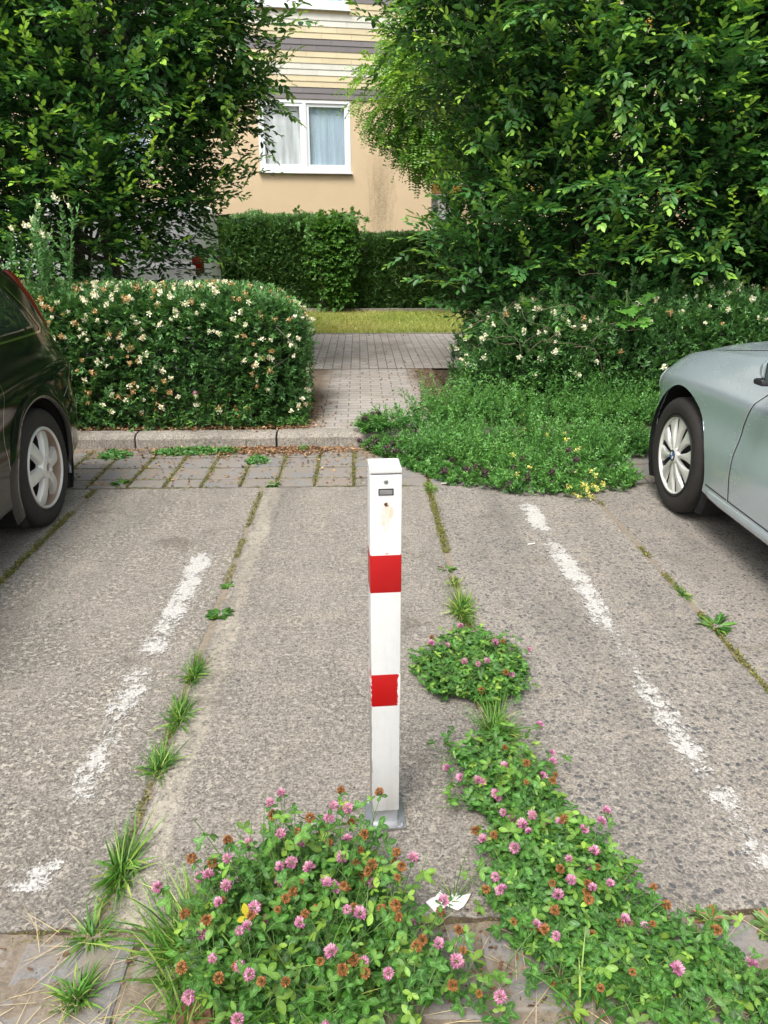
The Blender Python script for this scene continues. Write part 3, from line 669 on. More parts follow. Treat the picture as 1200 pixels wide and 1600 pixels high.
for sx_ in (-1, 1):
    for sy in (-1, 1):
        b = MB(); c = (sx_ * .041, sy * .049); Mx = Matrix.Translation((c[0], c[1], 0))
        b.lathe([(0, .0115), (.0095, .0115), (.0095, .009), (0, .009)], 20, M4=Mx); b.lathe([(0, .0185), (.0055, .0185), (.0062, .0175), (.0062, .0115), (0, .0115)], 6, M4=Mx)
        b.build('bolt', M['steel'], bo)
k = MB(); k.lathe([(0, .0022), (.0038, .0022), (.0052, .0014), (.0056, -.001)], 20, M4=Matrix.Translation((0, -hw, .9665)) @ Matrix.Rotation(PI / 2, 4, 'X'))
sc = k.build('lock_screw', M['steel'], bo, auto=True)
MB().lathe([(0, .0028), (.0018, .0028), (.0018, .001)], 6, M4=Matrix.Translation((0, -hw, .9665)) @ Matrix.Rotation(PI / 2, 4, 'X')).build('socket', M['darkmetal'], sc)
k = MB(); y0 = -hw - .0014
k.box(-.017, .017, y0, -hw + .002, .9475, .9500, .0005); k.box(-.017, .017, y0, -hw + .002, .9345, .9365, .0005); k.box(-.017, -.0145, y0, -hw + .002, .9365, .9475, .0005); k.box(.0145, .017, y0, -hw + .002, .9365, .9475, .0005)
lp = k.build('handle_recess', M['darkmetal'], bo)
MB().box(-.0145, .0145, -hw - .0006, -hw + .001, .9365, .9475).box(-.013, .008, -hw - .0013, -hw, .9405, .9455, .0004).build('latch', M['steel'], lp)

# ================================================================== VEHICLES
def pchip(xs, ys, x):
    xs = np.array(xs, float); ys = np.array(ys, float); h = np.diff(xs); d = np.diff(ys) / h; m = np.zeros(len(xs))
    for i in range(1, len(xs) - 1):
        if d[i - 1] * d[i] > 0: w1, w2 = 2 * h[i] + h[i - 1], h[i] + 2 * h[i - 1]; m[i] = (w1 + w2) / (w1 / d[i - 1] + w2 / d[i])
    m[0], m[-1] = d[0], d[-1]
    i = np.clip(np.searchsorted(xs, x) - 1, 0, len(h) - 1); t = (x - xs[i]) / h[i]
    return (2 * t**3 - 3 * t**2 + 1) * ys[i] + (t**3 - 2 * t**2 + t) * h[i] * m[i] + (-2 * t**3 + 3 * t**2) * ys[i + 1] + (t**3 - t**2) * h[i] * m[i + 1]
def paint_car(name, col, metal, dust=(.4, .38, .33), dustk=.15, scr=.0, rough=.25, low=.45):
    n = NT(name); o = n.obj(); f = n.noise(o, 5, 6, .7); g = n.noise(n.map(o, scale=(60, 3, 30), rot=(.5, 0, 0)), 1.5, 3, .6)
    c = n.mix(n.math('MULTIPLY', n.ramp(f, [(.35, 0), (.75, 1)]), dustk), col, dust)
    sx = n.t.nodes.new('ShaderNodeSeparateXYZ'); n.l(o, sx.inputs[0])
    c = n.mix(n.ramp(n.math('ADD', sx.outputs[2], n.math('MULTIPLY', f, .2)), [(.25, low), (.55, 0)]), c, dust)
    if scr: c = n.mix(n.math('MULTIPLY', n.ramp(g, [(.60, 0), (.64, scr)]), n.ramp(n.noise(o, 3.3, 3), [(.5, 0), (.6, 1)])), c, (.55, .58, .58))
    r = n.math('ADD', n.math('MULTIPLY', f, .22), rough - .06)
    n.bsdf(c, r, metal, None, Coat_Weight=.6 if metal else .15, Coat_Roughness=.06); return n.m
def tyre_mat():
    n = NT('tyre rubber'); o = n.obj(); f = n.noise(o, 35, 5, .7); c = n.mix(f, (.012, .011, .011), (.038, .033, .030)); n.bsdf(c, .75, 0, n.bump(f, .2, .002), spec=.35); return n.m
M['rubber'] = tyre_mat()
M['alloy'] = plain('silver wheel', (.66, .655, .62), .36, .35, noise=.12, scale=14)
M['alloyrust'] = plain('rusty wheel inner', (.30, .22, .16), .6, .4, noise=.4, scale=10)
M['carglass'] = plain('car glass', (.012, .018, .017), .03, spec=.9)
M['redlens'] = plain('red lamp lens', (.16, .010, .006), .12, noise=.3, scale=40, Coat_Weight=.8)
M['whitelens'] = plain('clear lamp lens', (.5, .52, .54), .1, .2)
M['chrome'] = plain('chrome', (.6, .6, .6), .15, 1.)
M['seam'] = plain('panel gap', (.01, .01, .01), .8)
M['seamlight'] = plain('pale panel edge', (.42, .44, .44), .4)  # pale strips drawn along some panel gaps

class CarBody:
    def __init__(s, st, wheels, arch_r, root, mat, n_per=6):
        """st: dict of station rows over y"""
        ys = np.array(st['y']); s.st = st
        n = int((ys[-1] - ys[0]) / .022); yy = np.linspace(ys[0], ys[-1], n)
        g = {k: pchip(ys, st[k], yy) for k in st if k != 'y'}
        secs = []
        for i in range(n):
            zb, w_, zw, wb, zr, wr, zt = (g[k][i] for k in ('zb', 'w', 'zw', 'wb', 'zr', 'wr', 'zt'))
            cp = [(w_ * .90, zb), (w_ * .975, zb + .035), (w_ * .985, zb + .11), (w_, zb + (zw - zb) * .38), (w_ * .990, zb + (zw - zb) * .58), (w_ * 1.0, zb + (zw - zb) * .76), (w_ * .968, zb + (zw - zb) * .86), (wb, zw), (wb + (wr - wb) * .5, zw + (zr - zw) * .52), (wr, zr), (wr * .82, zr + (zt - zr) * .5), (wr * .45, zt - (zt - zr) * .13), (0, zt)]
            P = np.array(cp); E = np.vstack([2 * P[0] - P[1], P, [-P[-2][0], P[-2][1]]]); out = []
            for j in range(1, len(E) - 2):
                for q in range(n_per):
                    t = q / n_per; a, b, c, d = E[j - 1:j + 3]
                    out.append(.5 * ((2 * b) + (c - a) * t + (2 * a - 5 * b + 4 * c - d) * t * t + (-a + 3 * b - 3 * c + d) * t**3))
            out.append(P[-1]); secs.append(out)
        S = np.array(secs); m = S.shape[1]; s.m = m
        full = np.concatenate([S, np.stack([-S[:, -2::-1, 0], S[:, -2::-1, 1]], -1)], 1); mm = full.shape[1]
        V = np.zeros((n, mm, 3)); V[..., 0] = full[..., 0]; V[..., 1] = yy[:, None]; V[..., 2] = full[..., 1]
        V = V.reshape(-1, 3); I = np.arange(n * mm).reshape(n, mm)
        F = np.stack([I[:-1, :-1], I[1:, :-1], I[1:, 1:], I[:-1, 1:]], -1).reshape(-1, 4)
        s.bvh = BVHTree.FromPolygons([tuple(v) for v in V], [tuple(map(int, f)) for f in F]); s.V0 = V.copy()
        # wheel arches
        for wy, wz in wheels:
            d = np.hypot(V[:, 1] - wy, V[:, 2] - wz)
            fc = V[F].mean(1); dd = np.hypot(fc[:, 1] - wy, fc[:, 2] - wz)
            F = F[~((dd < arch_r) & (np.abs(fc[:, 0]) > .4))]
            used = np.zeros(len(V), bool); used[F.ravel()] = True
            mk = used & (d < arch_r + .02) & (np.abs(V[:, 0]) > .4)
            u = (V[mk][:, 1:] - np.array([wy, wz])) / d[mk][:, None]; V[mk, 1:] = np.array([wy, wz]) + u * arch_r
        # end caps
        extra = [tuple(I[0]), tuple(I[-1][::-1])]
        me_f = [tuple(map(int, f)) for f in F] + [tuple(map(int, e)) for e in extra]
        s.body = mobj('body', V, me_f, mat, root, True); s.root = root
        s.body.data.set_sharp_from_angle(angle=R(50))
        s.wheels = wheels; s.arch_r = arch_r
        # wheel wells and floor
        for wy, wz in wheels:
            for sd_ in (-1, 1):
                wl = MB()
                w_ = float(pchip(ys, st['w'], np.array([wy]))[0]); N = 28; V2 = []; F2 = []
                for i in range(N + 1):
                    a = -R(35) + (PI + R(70)) * i / N
                    for x, r in ((w_ - .012, arch_r + .002), (w_ - .04, arch_r + .02), (.50, arch_r + .02)): V2.append((sd_ * x, wy + r * math.cos(a), wz + r * math.sin(a)))
                for i in range(N):
                    for j in range(2): F2.append((i * 3 + j, i * 3 + j + 1, i * 3 + j + 4, i * 3 + j + 3))
                F2.append(tuple(i * 3 + 2 for i in range(N + 1))); wl.add(V2, F2); wl.build('wheel_well', M['seam'], root)
        fl = MB(); ya, yb = ys[0] + .15, ys[-1] - .15
        fl.box(-.60, .60, ya, yb, .19, .235); fl.build('underbody', M['seam'], root)
    def x(s, y, z, side):
        h = s.bvh.ray_cast(Vector((side * 3, y, z)), Vector((-side, 0, 0)))
        return h[0].x if h[0] is not None else side * .6
    def panel(s, name, zs, L, Rr, mat, side, off=.003, nu=14, nv=14, parent=None, smooth=True):
        """curved panel between the edge curves y=L(z) and y=Rr(z) (given as lists over zs), lying on the body's side"""
        V = []; zz = np.linspace(zs[0], zs[-1], nv + 1); a = np.interp(zz, zs, L); b = np.interp(zz, zs, Rr)
        for j in range(nv + 1):
            for i in range(nu + 1):
                y = a[j] + (b[j] - a[j]) * i / nu; rim = i in (0, nu) or j in (0, nv)
                V.append((s.x(y, zz[j], side) + side * (off if not rim else -.004), y, zz[j]))
        F = [(j * (nu + 1) + i, j * (nu + 1) + i + 1, (j + 1) * (nu + 1) + i + 1, (j + 1) * (nu + 1) + i) for j in range(nv) for i in range(nu)]
        m = MB(); m.add(V, F); return m.build(name, mat, parent or s.root, smooth=smooth)
    def ribbon(s, name, pts, mat, side, wd=.005, off=.0012, parent=None):
        P = []
        for (y0, z0), (y1, z1) in zip(pts[:-1], pts[1:]):
            k = max(2, int(math.hypot(y1 - y0, z1 - z0) / .02)); P += [(y0 + (y1 - y0) * i / k, z0 + (z1 - z0) * i / k) for i in range(k)]
        P.append(pts[-1]); V = []
        for i, (y, z) in enumerate(P):
            a = P[max(0, i - 1)]; b = P[min(len(P) - 1, i + 1)]; dy, dz = b[0] - a[0], b[1] - a[1]; l = math.hypot(dy, dz) or 1; ny_, nz_ = -dz / l, dy / l
            for q in (-wd / 2, wd / 2): yy, zz = y + ny_ * q, z + nz_ * q; V.append((s.x(yy, zz, side) + side * off, yy, zz))
        F = [(2 * i, 2 * i + 1, 2 * i + 3, 2 * i + 2) for i in range(len(P) - 1)]
        m = MB(); m.add(V, F); return m.build(name, mat, parent or s.root)
    def front(s, name, pts, mat, sgn, nx_=10, nz_=6, off=.004, zx=None):
        """panel projected along y: bilinear patch over 4 corners (x,z) given bl, br, tr, tl"""
        bl, br, tr, tl = [np.array(p) for p in pts]; V = []
        for j in range(nz_ + 1):
            for i in range(nx_ + 1):
                u, v = i / nx_, j / nz_; p = (bl * (1 - u) + br * u) * (1 - v) + (tl * (1 - u) + tr * u) * v
                h = s.bvh.ray_cast(Vector((p[0], sgn * 5, p[1])), Vector((0, -sgn, 0))); y = h[0].y if h[0] is not None else sgn * 2
                V.append((p[0], y + sgn * (off if 0 < i < nx_ and 0 < j < nz_ else -.003), p[1]))
        F = [(j * (nx_ + 1) + i, j * (nx_ + 1) + i + 1, (j + 1) * (nx_ + 1) + i + 1, (j + 1) * (nx_ + 1) + i) for j in range(nz_) for i in range(nx_)]
        m = MB(); m.add(V, F); return m.build(name, mat, s.root, smooth=True)

def ring_seg(mb, r0, r1, a0, a1, y0, y1, n=4, flare0=1., flare1=1.):
    pass
def wheel(root, side, wy, xo, ro, rr, wd, style, yaw=0):
    """wheel whose outer face looks to side*x; ro tyre radius, rr rim radius. parts: wheel > tyre, rim, hub_cap"""
    base = Matrix.Translation((side * xo, wy, ro)) @ Matrix.Rotation(yaw, 4, 'Z') @ Matrix.Scale(side, 4, (1, 0, 0))
    # local: outer face towards +x, x=0 outer sidewall plane
    b = MB(); b.lathe([(0, -.06), (rr * .96, -.06), (rr * .97, -wd + .01), (0, -wd + .01)], 40, 'x', base); wh = b.build('wheel', M['seam'], root, auto=True)
    t = MB(); sh = .022
    prof = [(rr + .004, -.012), (rr + .012, -.003), (rr + .03, .001), ((rr + ro) / 2, .003), (ro - .035, .0), (ro - .016, -.007), (ro - .005, -.018), (ro, -.032), (ro, -.06), (ro - .006, -.062), (ro - .006, -.069), (ro, -.071), (ro, -.105), (ro - .006, -.107), (ro - .006, -.114), (ro, -.116), (ro, -.15), (ro - .006, -.152), (ro - .006, -.159), (ro, -.161), (ro, -wd + .03), (ro - .012, -wd + .01), (rr + .02, -wd), (rr, -wd)]
    N = 96; V = []; F = []; m = len(prof)
    for i in range(N):
        a = 2 * PI * i / N
        for j, (r, x) in enumerate(prof):
            g = -.0045 if (i % 2 == 0 and 5 <= j <= 7 or i % 2 == 0 and m - 4 <= j <= m - 3) else 0
            flat = 1.0; rz = r + g
            px, py, pz = x, rz * math.cos(a), rz * math.sin(a)
            if pz < -ro + .008: pz = -ro + .008 - (.008 - (pz + ro)) * .1; 
            V.append(base @ Vector((px, py, pz)))
    for i in range(N):
        for j in range(m - 1): F.append((i * m + j, ((i + 1) % N) * m + j, ((i + 1) % N) * m + j + 1, i * m + j + 1))
    t.add([v[:] for v in V], F); t.build('tyre', M['rubber'], wh, auto=True)
    # rim lip
    r_ = MB(); r_.lathe([(rr + .006, -.014), (rr + .004, -.004), (rr - .002, .0), (rr - .008, -.004), (rr - .014, -.02), (rr - .02, -.05), (rr - .03, -.075)], 64, 'x', base); r_.build('rim', M['darkmetal'] if style == 'cover' else M['alloyrust'], wh, auto=True)
    if style != 'cover':
        l2 = MB(); l2.lathe([(rr + .007, -.013), (rr + .005, -.002), (rr - .002, .0025), (rr - .009, -.003), (rr - .010, -.008)], 64, 'x', base); l2.build('rim_lip', M['alloy'], wh, auto=True)
    h = MB()
    def spoke(a, prof_):      # prof_: list of (r, half width, x top, thickness)
        V = []; n = len(prof_)
        for r, hwid, xt, th in prof_:
            for q, dx in ((-1, -th), (-.8, -.004), (-.3, 0), (.3, 0), (.8, -.004), (1, -th)):
                p = Vector((xt + dx, q * hwid, r)); V.append((base @ (Matrix.Rotation(a, 4, 'X') @ p))[:])
        F = [(i * 6 + j, i * 6 + j + 1, (i + 1) * 6 + j + 1, (i + 1) * 6 + j) for i in range(n - 1) for j in range(5)] + [tuple(range(6)), tuple((n - 1) * 6 + j for j in range(6))[::-1]]
        h.add(V, F)
    if style == 'cover':
        for k in range(10):
            spoke(2 * PI * k / 10 + .1, [(.030, .009, -.004, .02), (.07, .013, -.002, .02), (.11, .0175, -.002, .022), (.145, .0265, -.006, .02), (.172, .040, -.010, .015), (rr - .008, .056, -.014, .012)])
        h.lathe([(rr - .004, -.003), (rr - .009, -.005), (rr - .016, -.012), (rr - .018, -.02)], 64, 'x', base)
        h.lathe([(0, .006), (.022, .006), (.036, .003), (.046, -.004), (.05, -.02)], 40, 'x', base); hub = h.build('hub_cap', M['alloy'], wh, auto=True)
        # round blue and white quartered badge
        rg = MB(); rg.lathe([(.0215, .0065), (.0285, .008), (.031, .0065), (.031, .003)], 40, 'x', base); rg.build('badge_ring', plain('badge black ring', (.02, .02, .03), .3), wh, auto=True)
        for col, ph in (((.70, .72, .74), 0), ((.02, .13, .42), PI / 2)):
            q = MB()
            for e in (ph, ph + PI): 
                q.add([(base @ Vector((.0075, 0, 0)))[:]] + [(base @ Vector((.0075, .0215 * math.cos(e + PI / 2 * i / 8), .0215 * math.sin(e + PI / 2 * i / 8))))[:] for i in range(9)], [(0, i + 1, i + 2) for i in range(8)])
            q.build('badge', plain('badge quarter', col, .3), wh)
    else:
        for k in range(6):
            spoke(2 * PI * k / 6 + .40, [(.025, .030, .000, .03), (.06, .030, .004, .03), (.10, .033, .003, .03), (.14, .037, -.002, .03), (.17, .042, -.010, .03), (rr - .006, .050, -.022, .03)])
        h.lathe([(0, -.002), (.024, -.002), (.026, .010), (.058, .006), (.066, -.004), (.068, -.03)], 40, 'x', base)
        for k in range(5):
            a = 2 * PI * k / 5; Mx = base @ Matrix.Translation((.004, .043 * math.cos(a), .043 * math.sin(a)))
            h.lathe([(0, .008), (.006, .008), (.007, .0)], 8, 'x', Mx)
        hub = h.build('hub_cap', M['alloy'], wh, auto=True)
        cp = MB(); cp.lathe([(0, .004), (.018, .004), (.023, .001)], 30, 'x', base); cp.build('centre_cap', M['alloyrust'], wh, auto=True)
        dm = MB()       # small upright lozenge emblem
        o_ = [(.0, .017), (.011, 0), (0, -.017), (-.011, 0)]; i_ = [(0, .010), (.006, 0), (0, -.010), (-.006, 0)]
        V = [(base @ Vector((x, a, b)))[:] for x in (.004, .0065) for a, b in o_ + i_]
        F = [(8 + i, 8 + (i + 1) % 4, 12 + (i + 1) % 4, 12 + i) for i in range(4)] + [(i, (i + 1) % 4, 8 + (i + 1) % 4, 8 + i) for i in range(4)]
        dm.add(V, F); dm.build('badge', M['chrome'], wh)
    return wh

# ---- silver saloon, nose towards the hedge
SV = paint_car('silver blue paint', (.50, .59, .65), .5, (.42, .43, .43), .08, .35, .20, .25)
st = dict(y=[-2.42, -2.34, -2.1, -1.7, -1.1, -.5, .1, .5, .84, 1.1, 1.405, 1.75, 1.98, 2.12, 2.19],
          zb=[.46, .32, .27, .24, .20, .19, .19, .19, .19, .20, .21, .22, .22, .25, .40],
          w=[.60, .78, .865, .895, .905, .905, .905, .905, .903, .900, .893, .86, .78, .66, .52],
          zw=[.84, .93, .97, .985, .975, .96, .945, .935, .93, .915, .885, .825, .76, .70, .62],
          wb=[.52, .70, .78, .81, .83, .835, .835, .83, .82, .80, .77, .73, .66, .56, .45],
          zr=[.86, .97, 1.04, 1.20, 1.37, 1.395, 1.37, 1.20, 1.00, .955, .915, .85, .785, .715, .63],
          wr=[.46, .62, .66, .62, .575, .565, .585, .64, .70, .69, .66, .62, .56, .50, .42],
          zt=[.87, .99, 1.07, 1.25, 1.42, 1.43, 1.41, 1.25, 1.045, 1.005, .965, .895, .82, .735, .64])
car = empty('silver_car', (2.635, 2.495, 0), 0, label='silver grey saloon parked nose to the flowering hedge', cat='car')
cb = CarBody(st, [(1.405, .326), (-1.405, .326)], .385, car, SV)
for sd_ in (-1, 1):
    for wy in (1.405, -1.405): wheel(car, sd_, wy, .893, .322, .222, .215, 'cover')
    # door outlines: dark strips laid on for gaps, a pale strip alongside
    gl = [(1.02, .30), (.97, .50), (.935, .62), (.90, .74), (.84, .87), (.80, .92)]
    cb.ribbon('door_gap', [(.76, .285), (.765, .40), (.755, .52), (.72, .66), (.655, .78), (.55, .885)], M['seamlight'], sd_, .006, .0015)
    cb.ribbon('door_gap', [(.752, .285), (.757, .40), (.747, .52), (.712, .66), (.647, .78), (.542, .885)], M['seam'], sd_, .006, .0012)
    cb.ribbon('door_gap', [(-.42, .285), (-.42, .90)], M['seam'], sd_, .006); cb.ribbon('door_gap', [(-1.22, .80), (-1.20, .90)], M['seam'], sd_, .006)
    cb.ribbon('door_gap', [(1.0, .288), (.3, .282), (-.42, .282), (-1.0, .288)], M['seam'], sd_, .006)
    cb.ribbon('bumper_gap', [(1.83, .60), (1.90, .66), (1.95, .74)], M['seamlight'], sd_, .005)
    cb.panel('side_window', [.955, 1.10, 1.25, 1.345], [-.40, -.40, -.40, -.40], [.66, .50, .28, .12], M['carglass'], sd_)
    cb.panel('side_window', [.975, 1.10, 1.25, 1.345], [-1.30, -1.22, -1.10, -.98], [-.45, -.45, -.45, -.45], M['carglass'], sd_)
    cb.panel('headlight', [.60, .66, .735], [1.90, 1.86, 1.84], [2.08, 2.10, 2.02], M['whitelens'], sd_, off=.006)
    cb.panel('tail_light', [.72, .80, .86], [-2.32, -2.32, -2.30], [-2.05, -2.02, -2.05], M['redlens'], sd_, off=.006)
    hd = MB(); hd.box(sd_ * .905 - .012, sd_ * .905 + .022, -.30, -.13, .80, .825, .008); hd.build('door_handle', SV, car, auto=True)
    # mirror: black shell below, silver cap above
    mr = MB(); Mx = Matrix.Translation((sd_ * .935, .42, .965)) @ Matrix.Rotation(sd_ * .12, 4, 'Z') @ Matrix.Scale(.66, 4)
    V = []; F = []; nn = 14; sec = [(-.115, .05, .035), (-.10, .062, .062), (-.04, .07, .075), (.04, .066, .075), (.10, .05, .062), (.125, .03, .035)]
    for i, (x, dy, dz) in enumerate(sec):
        for k in range(nn):
            a = 2 * PI * k / nn; V.append((Mx @ Vector((sd_ * x, dy * (max(math.sin(a), -.35) if True else 0) , dz * math.cos(a))))[:])
    for i in range(len(sec) - 1):
        for k in range(nn): F.append((i * nn + k, i * nn + (k + 1) % nn, (i + 1) * nn + (k + 1) % nn, (i + 1) * nn + k))
    F += [tuple(range(nn)), tuple((len(sec) - 1) * nn + k for k in range(nn))]
    mr.add(V, F); mo = mr.build('mirror', SV, car, auto=True)
    MB().box(sd_ * .86 - .03, sd_ * .90 + .05, .39, .46, .915, .955, .012).build('mirror_arm', M['blackplastic'], mo, auto=True)
    MB().box(min(sd_ * .88, sd_ * 1.015), max(sd_ * .88, sd_ * 1.015), .398, .404, .925, 1.000, .002).build('mirror_glass', M['carglass'], mo)
    lo_ = MB(); lo_.box(min(sd_ * .87, sd_ * 1.03), max(sd_ * .87, sd_ * 1.03), .39, .46, .905, .93, .01).build('mirror_base', M['blackplastic'], mo, auto=True)
# sill panel
for sd_ in (-1, 1): cb.panel('sill', [.20, .24, .275], [-1.0, -1.0, -1.02], [1.0, 1.0, 1.015], SV, sd_, off=.006, nu=50, nv=6)
cb.front('radiator_grille', [(-.30, .55), (-.02, .55), (-.02, .68), (-.27, .68)], M['blackplastic'], 1); cb.front('radiator_grille', [(.02, .55), (.30, .55), (.27, .68), (.02, .68)], M['blackplastic'], 1)
cb.front('windscreen', [(-.66, 1.04), (.66, 1.04), (.55, 1.37), (-.55, 1.37)], M['carglass'], 1, 16, 10)
cb.front('rear_window', [(-.58, 1.10), (.58, 1.10), (.50, 1.36), (-.50, 1.36)], M['carglass'], -1, 16, 10)
# bonnet shut line
bn = MB(); V = []
for i in range(60):
    t = i / 59; y = .80 + 1.25 * t; xx = .735 - .02 * t - .20 * t ** 6
    for q in (0, .006):
        h = cb.bvh.ray_cast(Vector((-(xx - q), y, 3)), Vector((0, 0, -1))); V.append((h[0].x, h[0].y, h[0].z + .0015))
bn.add(V, [(2 * i, 2 * i + 1, 2 * i + 3, 2 * i + 2) for i in range(59)]); b2 = [(-x, y, z) for x, y, z in V]; bn.add(b2, [(2 * i, 2 * i + 2, 2 * i + 3, 2 * i + 1) for i in range(59)])
bn.build('bonnet_gap', M['seam'], car)

# ---- black estate, tail towards the hedge
BK = paint_car('black car paint', (.004, .005, .005), .0, (.03, .03, .028), .02, .0, .05, .05)
st = dict(y=[-2.17, -2.10, -2.0, -1.90, -1.78, -1.6, -1.3, -.8, 0, .5, .9, 1.343, 1.7, 1.95, 2.10],
          zb=[.44, .31, .27, .25, .24, .22, .21, .20, .20, .20, .20, .21, .22, .25, .42],
          w=[.60, .765, .825, .855, .872, .884, .888, .888, .888, .886, .884, .875, .83, .70, .50],
          zw=[.60, .74, .86, .93, .96, .965, .955, .93, .92, .92, .92, .88, .82, .74, .62],
          wb=[.54, .70, .755, .785, .80, .815, .82, .82, .82, .82, .81, .77, .71, .60, .44],
          zr=[.61, .77, .98, 1.13, 1.27, 1.37, 1.42, 1.43, 1.43, 1.22, 1.02, .93, .86, .77, .63],
          wr=[.50, .67, .70, .69, .66, .62, .60, .60, .60, .65, .70, .67, .62, .52, .42],
          zt=[.62, .79, 1.00, 1.17, 1.33, 1.43, 1.465, 1.47, 1.47, 1.27, 1.07, .98, .90, .79, .64])
car2 = empty('black_car', (-2.545, 2.457, 0), PI, label='black estate car with silver six spoke wheel backed up to the hedge', cat='car')
cb2 = CarBody(st, [(1.343, .316), (-1.343, .316)], .365, car2, BK)
for sd_ in (-1, 1):
    for wy in (1.343, -1.343): wheel(car2, sd_, wy, .875, .316, .212, .205, 'spokes')
    # flared arch lips
    for wy in (1.343, -1.343):
        pts = []; fm = MB(); N = 40; V = []
        for i in range(N + 1):
            a = -R(22) + (PI + R(44)) * i / N
            for r, dx in ((.362, -.012), (.366, .012), (.385, .013), (.415, .009), (.445, -.003)):
                y, z = wy + r * math.cos(a), .316 + r * math.sin(a); V.append((cb2.x(y, max(z, .26), sd_) + sd_ * dx, y, z))
        fm.add(V, [(i * 5 + j, i * 5 + j + 1, (i + 1) * 5 + j + 1, (i + 1) * 5 + j) for i in range(N) for j in range(4)]); fm.build('wheel_arch', BK, car2, smooth=True)
    cb2.ribbon('door_gap', [(-.93, .30), (-.92, .55), (-.97, .72), (-1.05, .90)], M['chrome'], sd_, .005); cb2.ribbon('door_gap', [(.10, .27), (.10, .90)], M['seam'], sd_, .006); cb2.ribbon('door_gap', [(.95, .40), (.88, .90)], M['seam'], sd_, .006)
    cb2.ribbon('bumper_gap', [(-1.72, .62), (-1.84, .66), (-1.95, .83)], M['seamlight'], sd_, .004)
    q = cb2.panel('side_window', [.995, 1.10, 1.22, 1.33], [-1.72, -1.68, -1.58, -1.42], [-1.08, -1.06, -1.05, -1.04], M['carglass'], sd_)
    cb2.ribbon('window_trim', [(-1.06, .983), (-1.70, .983), (-1.74, 1.00), (-1.70, 1.10), (-1.60, 1.22)], M['chrome'], sd_, .010, .005, q)
    cb2.panel('side_window', [.975, 1.10, 1.25, 1.37], [-.98, -.98, -.98, -.96], [.06, .06, .06, .06], M['carglass'], sd_)
    cb2.panel('side_window', [.965, 1.10, 1.25, 1.37], [.14, .14, .14, .14], [.78, .62, .40, .22], M['carglass'], sd_)
    # tall tail lamp along the rear corner, built as a lofted strip standing proud of the corner
    tl = MB(); V = []; N = 30; zz = np.linspace(.80, 1.30, N + 1)
    yr = np.interp(zz, st['zr'][:6], st['y'][:6]); xr = np.interp(zz, st['zr'][:6], st['wr'][:6])
    for i in range(N + 1):
        z = zz[i]; xs_ = cb2.x(yr[i] + .075, z, sd_); 
        wd_ = (.030 + .018 * math.sin(PI * min(1, i / N * 1.2))) * (1 if i < N else .3)
        pr_ = [(sd_ * (xr[i] - .06), yr[i] - .012), (sd_ * (xr[i] - .01), yr[i] - .018), (sd_ * (xr[i] + .03), yr[i] - .004), (cb2.x(yr[i] + wd_ * .6, z, sd_) + sd_ * .012, yr[i] + wd_ * .6), (cb2.x(yr[i] + wd_, z, sd_) - sd_ * .001, yr[i] + wd_)]
        for x, y in pr_: V.append((x, y, z))
    tl.add(V, [(i * 5 + j, i * 5 + j + 1, (i + 1) * 5 + j + 1, (i + 1) * 5 + j) for i in range(N) for j in range(4)]); tl.build('tail_light', M['redlens'], car2, smooth=True)
    cb2.panel('headlight', [.62, .70, .80], [1.72, 1.66, 1.60], [1.98, 1.96, 1.86], M['whitelens'], sd_, off=.006)
    hd = MB(); hd.box(sd_ * .888 - .012, sd_ * .888 + .022, -.80, -.64, .80, .825, .008); hd.build('door_handle', BK, car2, auto=True)
    mr = MB(); Mx = Matrix.Translation((sd_ * .97, .55, .99)); mr.box(-.11, .11, -.04, .05, -.07, .07, .03, M4=Mx); mr.box(-.14, -.08, -.03, .02, -.10, -.05, .01, M4=Mx) if sd_ > 0 else mr.box(.08, .14, -.03, .02, -.10, -.05, .01, M4=Mx); mr.build('mirror', BK, car2, auto=True)
cb2.front('windscreen', [(-.66, 1.07), (.66, 1.07), (.56, 1.40), (-.56, 1.40)], M['carglass'], 1, 16, 10)
cb2.front('rear_window', [(-.58, 1.02), (.58, 1.02), (.52, 1.36), (-.52, 1.36)], M['carglass'], -1, 16, 10)
cb2.front('radiator_grille', [(-.36, .52), (.36, .52), (.34, .64), (-.34, .64)], M['blackplastic'], 1)
MB().box(-.74, .74, -2.20, -2.05, .46, .60, .025).build('bumper_strip', M['blackplastic'], car2, auto=True)

# ---- white van behind the left tree
WH = paint_car('white van paint', (.80, .80, .80), .0, (.5, .5, .47), .1, 0, .3)
st = dict(y=[-2.4, -2.36, -2.25, -1.6, 0, .7, 1.1, 1.5, 1.9, 2.25, 2.4], zb=[.45, .32, .27, .25, .25, .25, .25, .25, .25, .3, .45], w=[.80, .88, .92, .94, .94, .94, .94, .93, .90, .80, .6],
          zw=[1.1, 1.1, 1.1, 1.1, 1.1, 1.1, 1.1, 1.08, 1.03, .9, .7], wb=[.79, .86, .90, .92, .92, .92, .91, .88, .82, .7, .5], zr=[1.70, 1.74, 1.77, 1.79, 1.80, 1.78, 1.62, 1.25, 1.08, .94, .72],
          wr=[.72, .76, .80, .82, .82, .80, .74, .76, .74, .62, .45], zt=[1.74, 1.79, 1.82, 1.85, 1.86, 1.83, 1.68, 1.30, 1.12, .97, .74])
van = empty('white_van', (-4.80, 12.75, GZ), PI / 2, label='white van with a red tail lamp seen through the lower leaves of the left tree', cat='van')
cb3 = CarBody(st, [(1.45, .32), (-1.35, .32)], .38, van, WH)
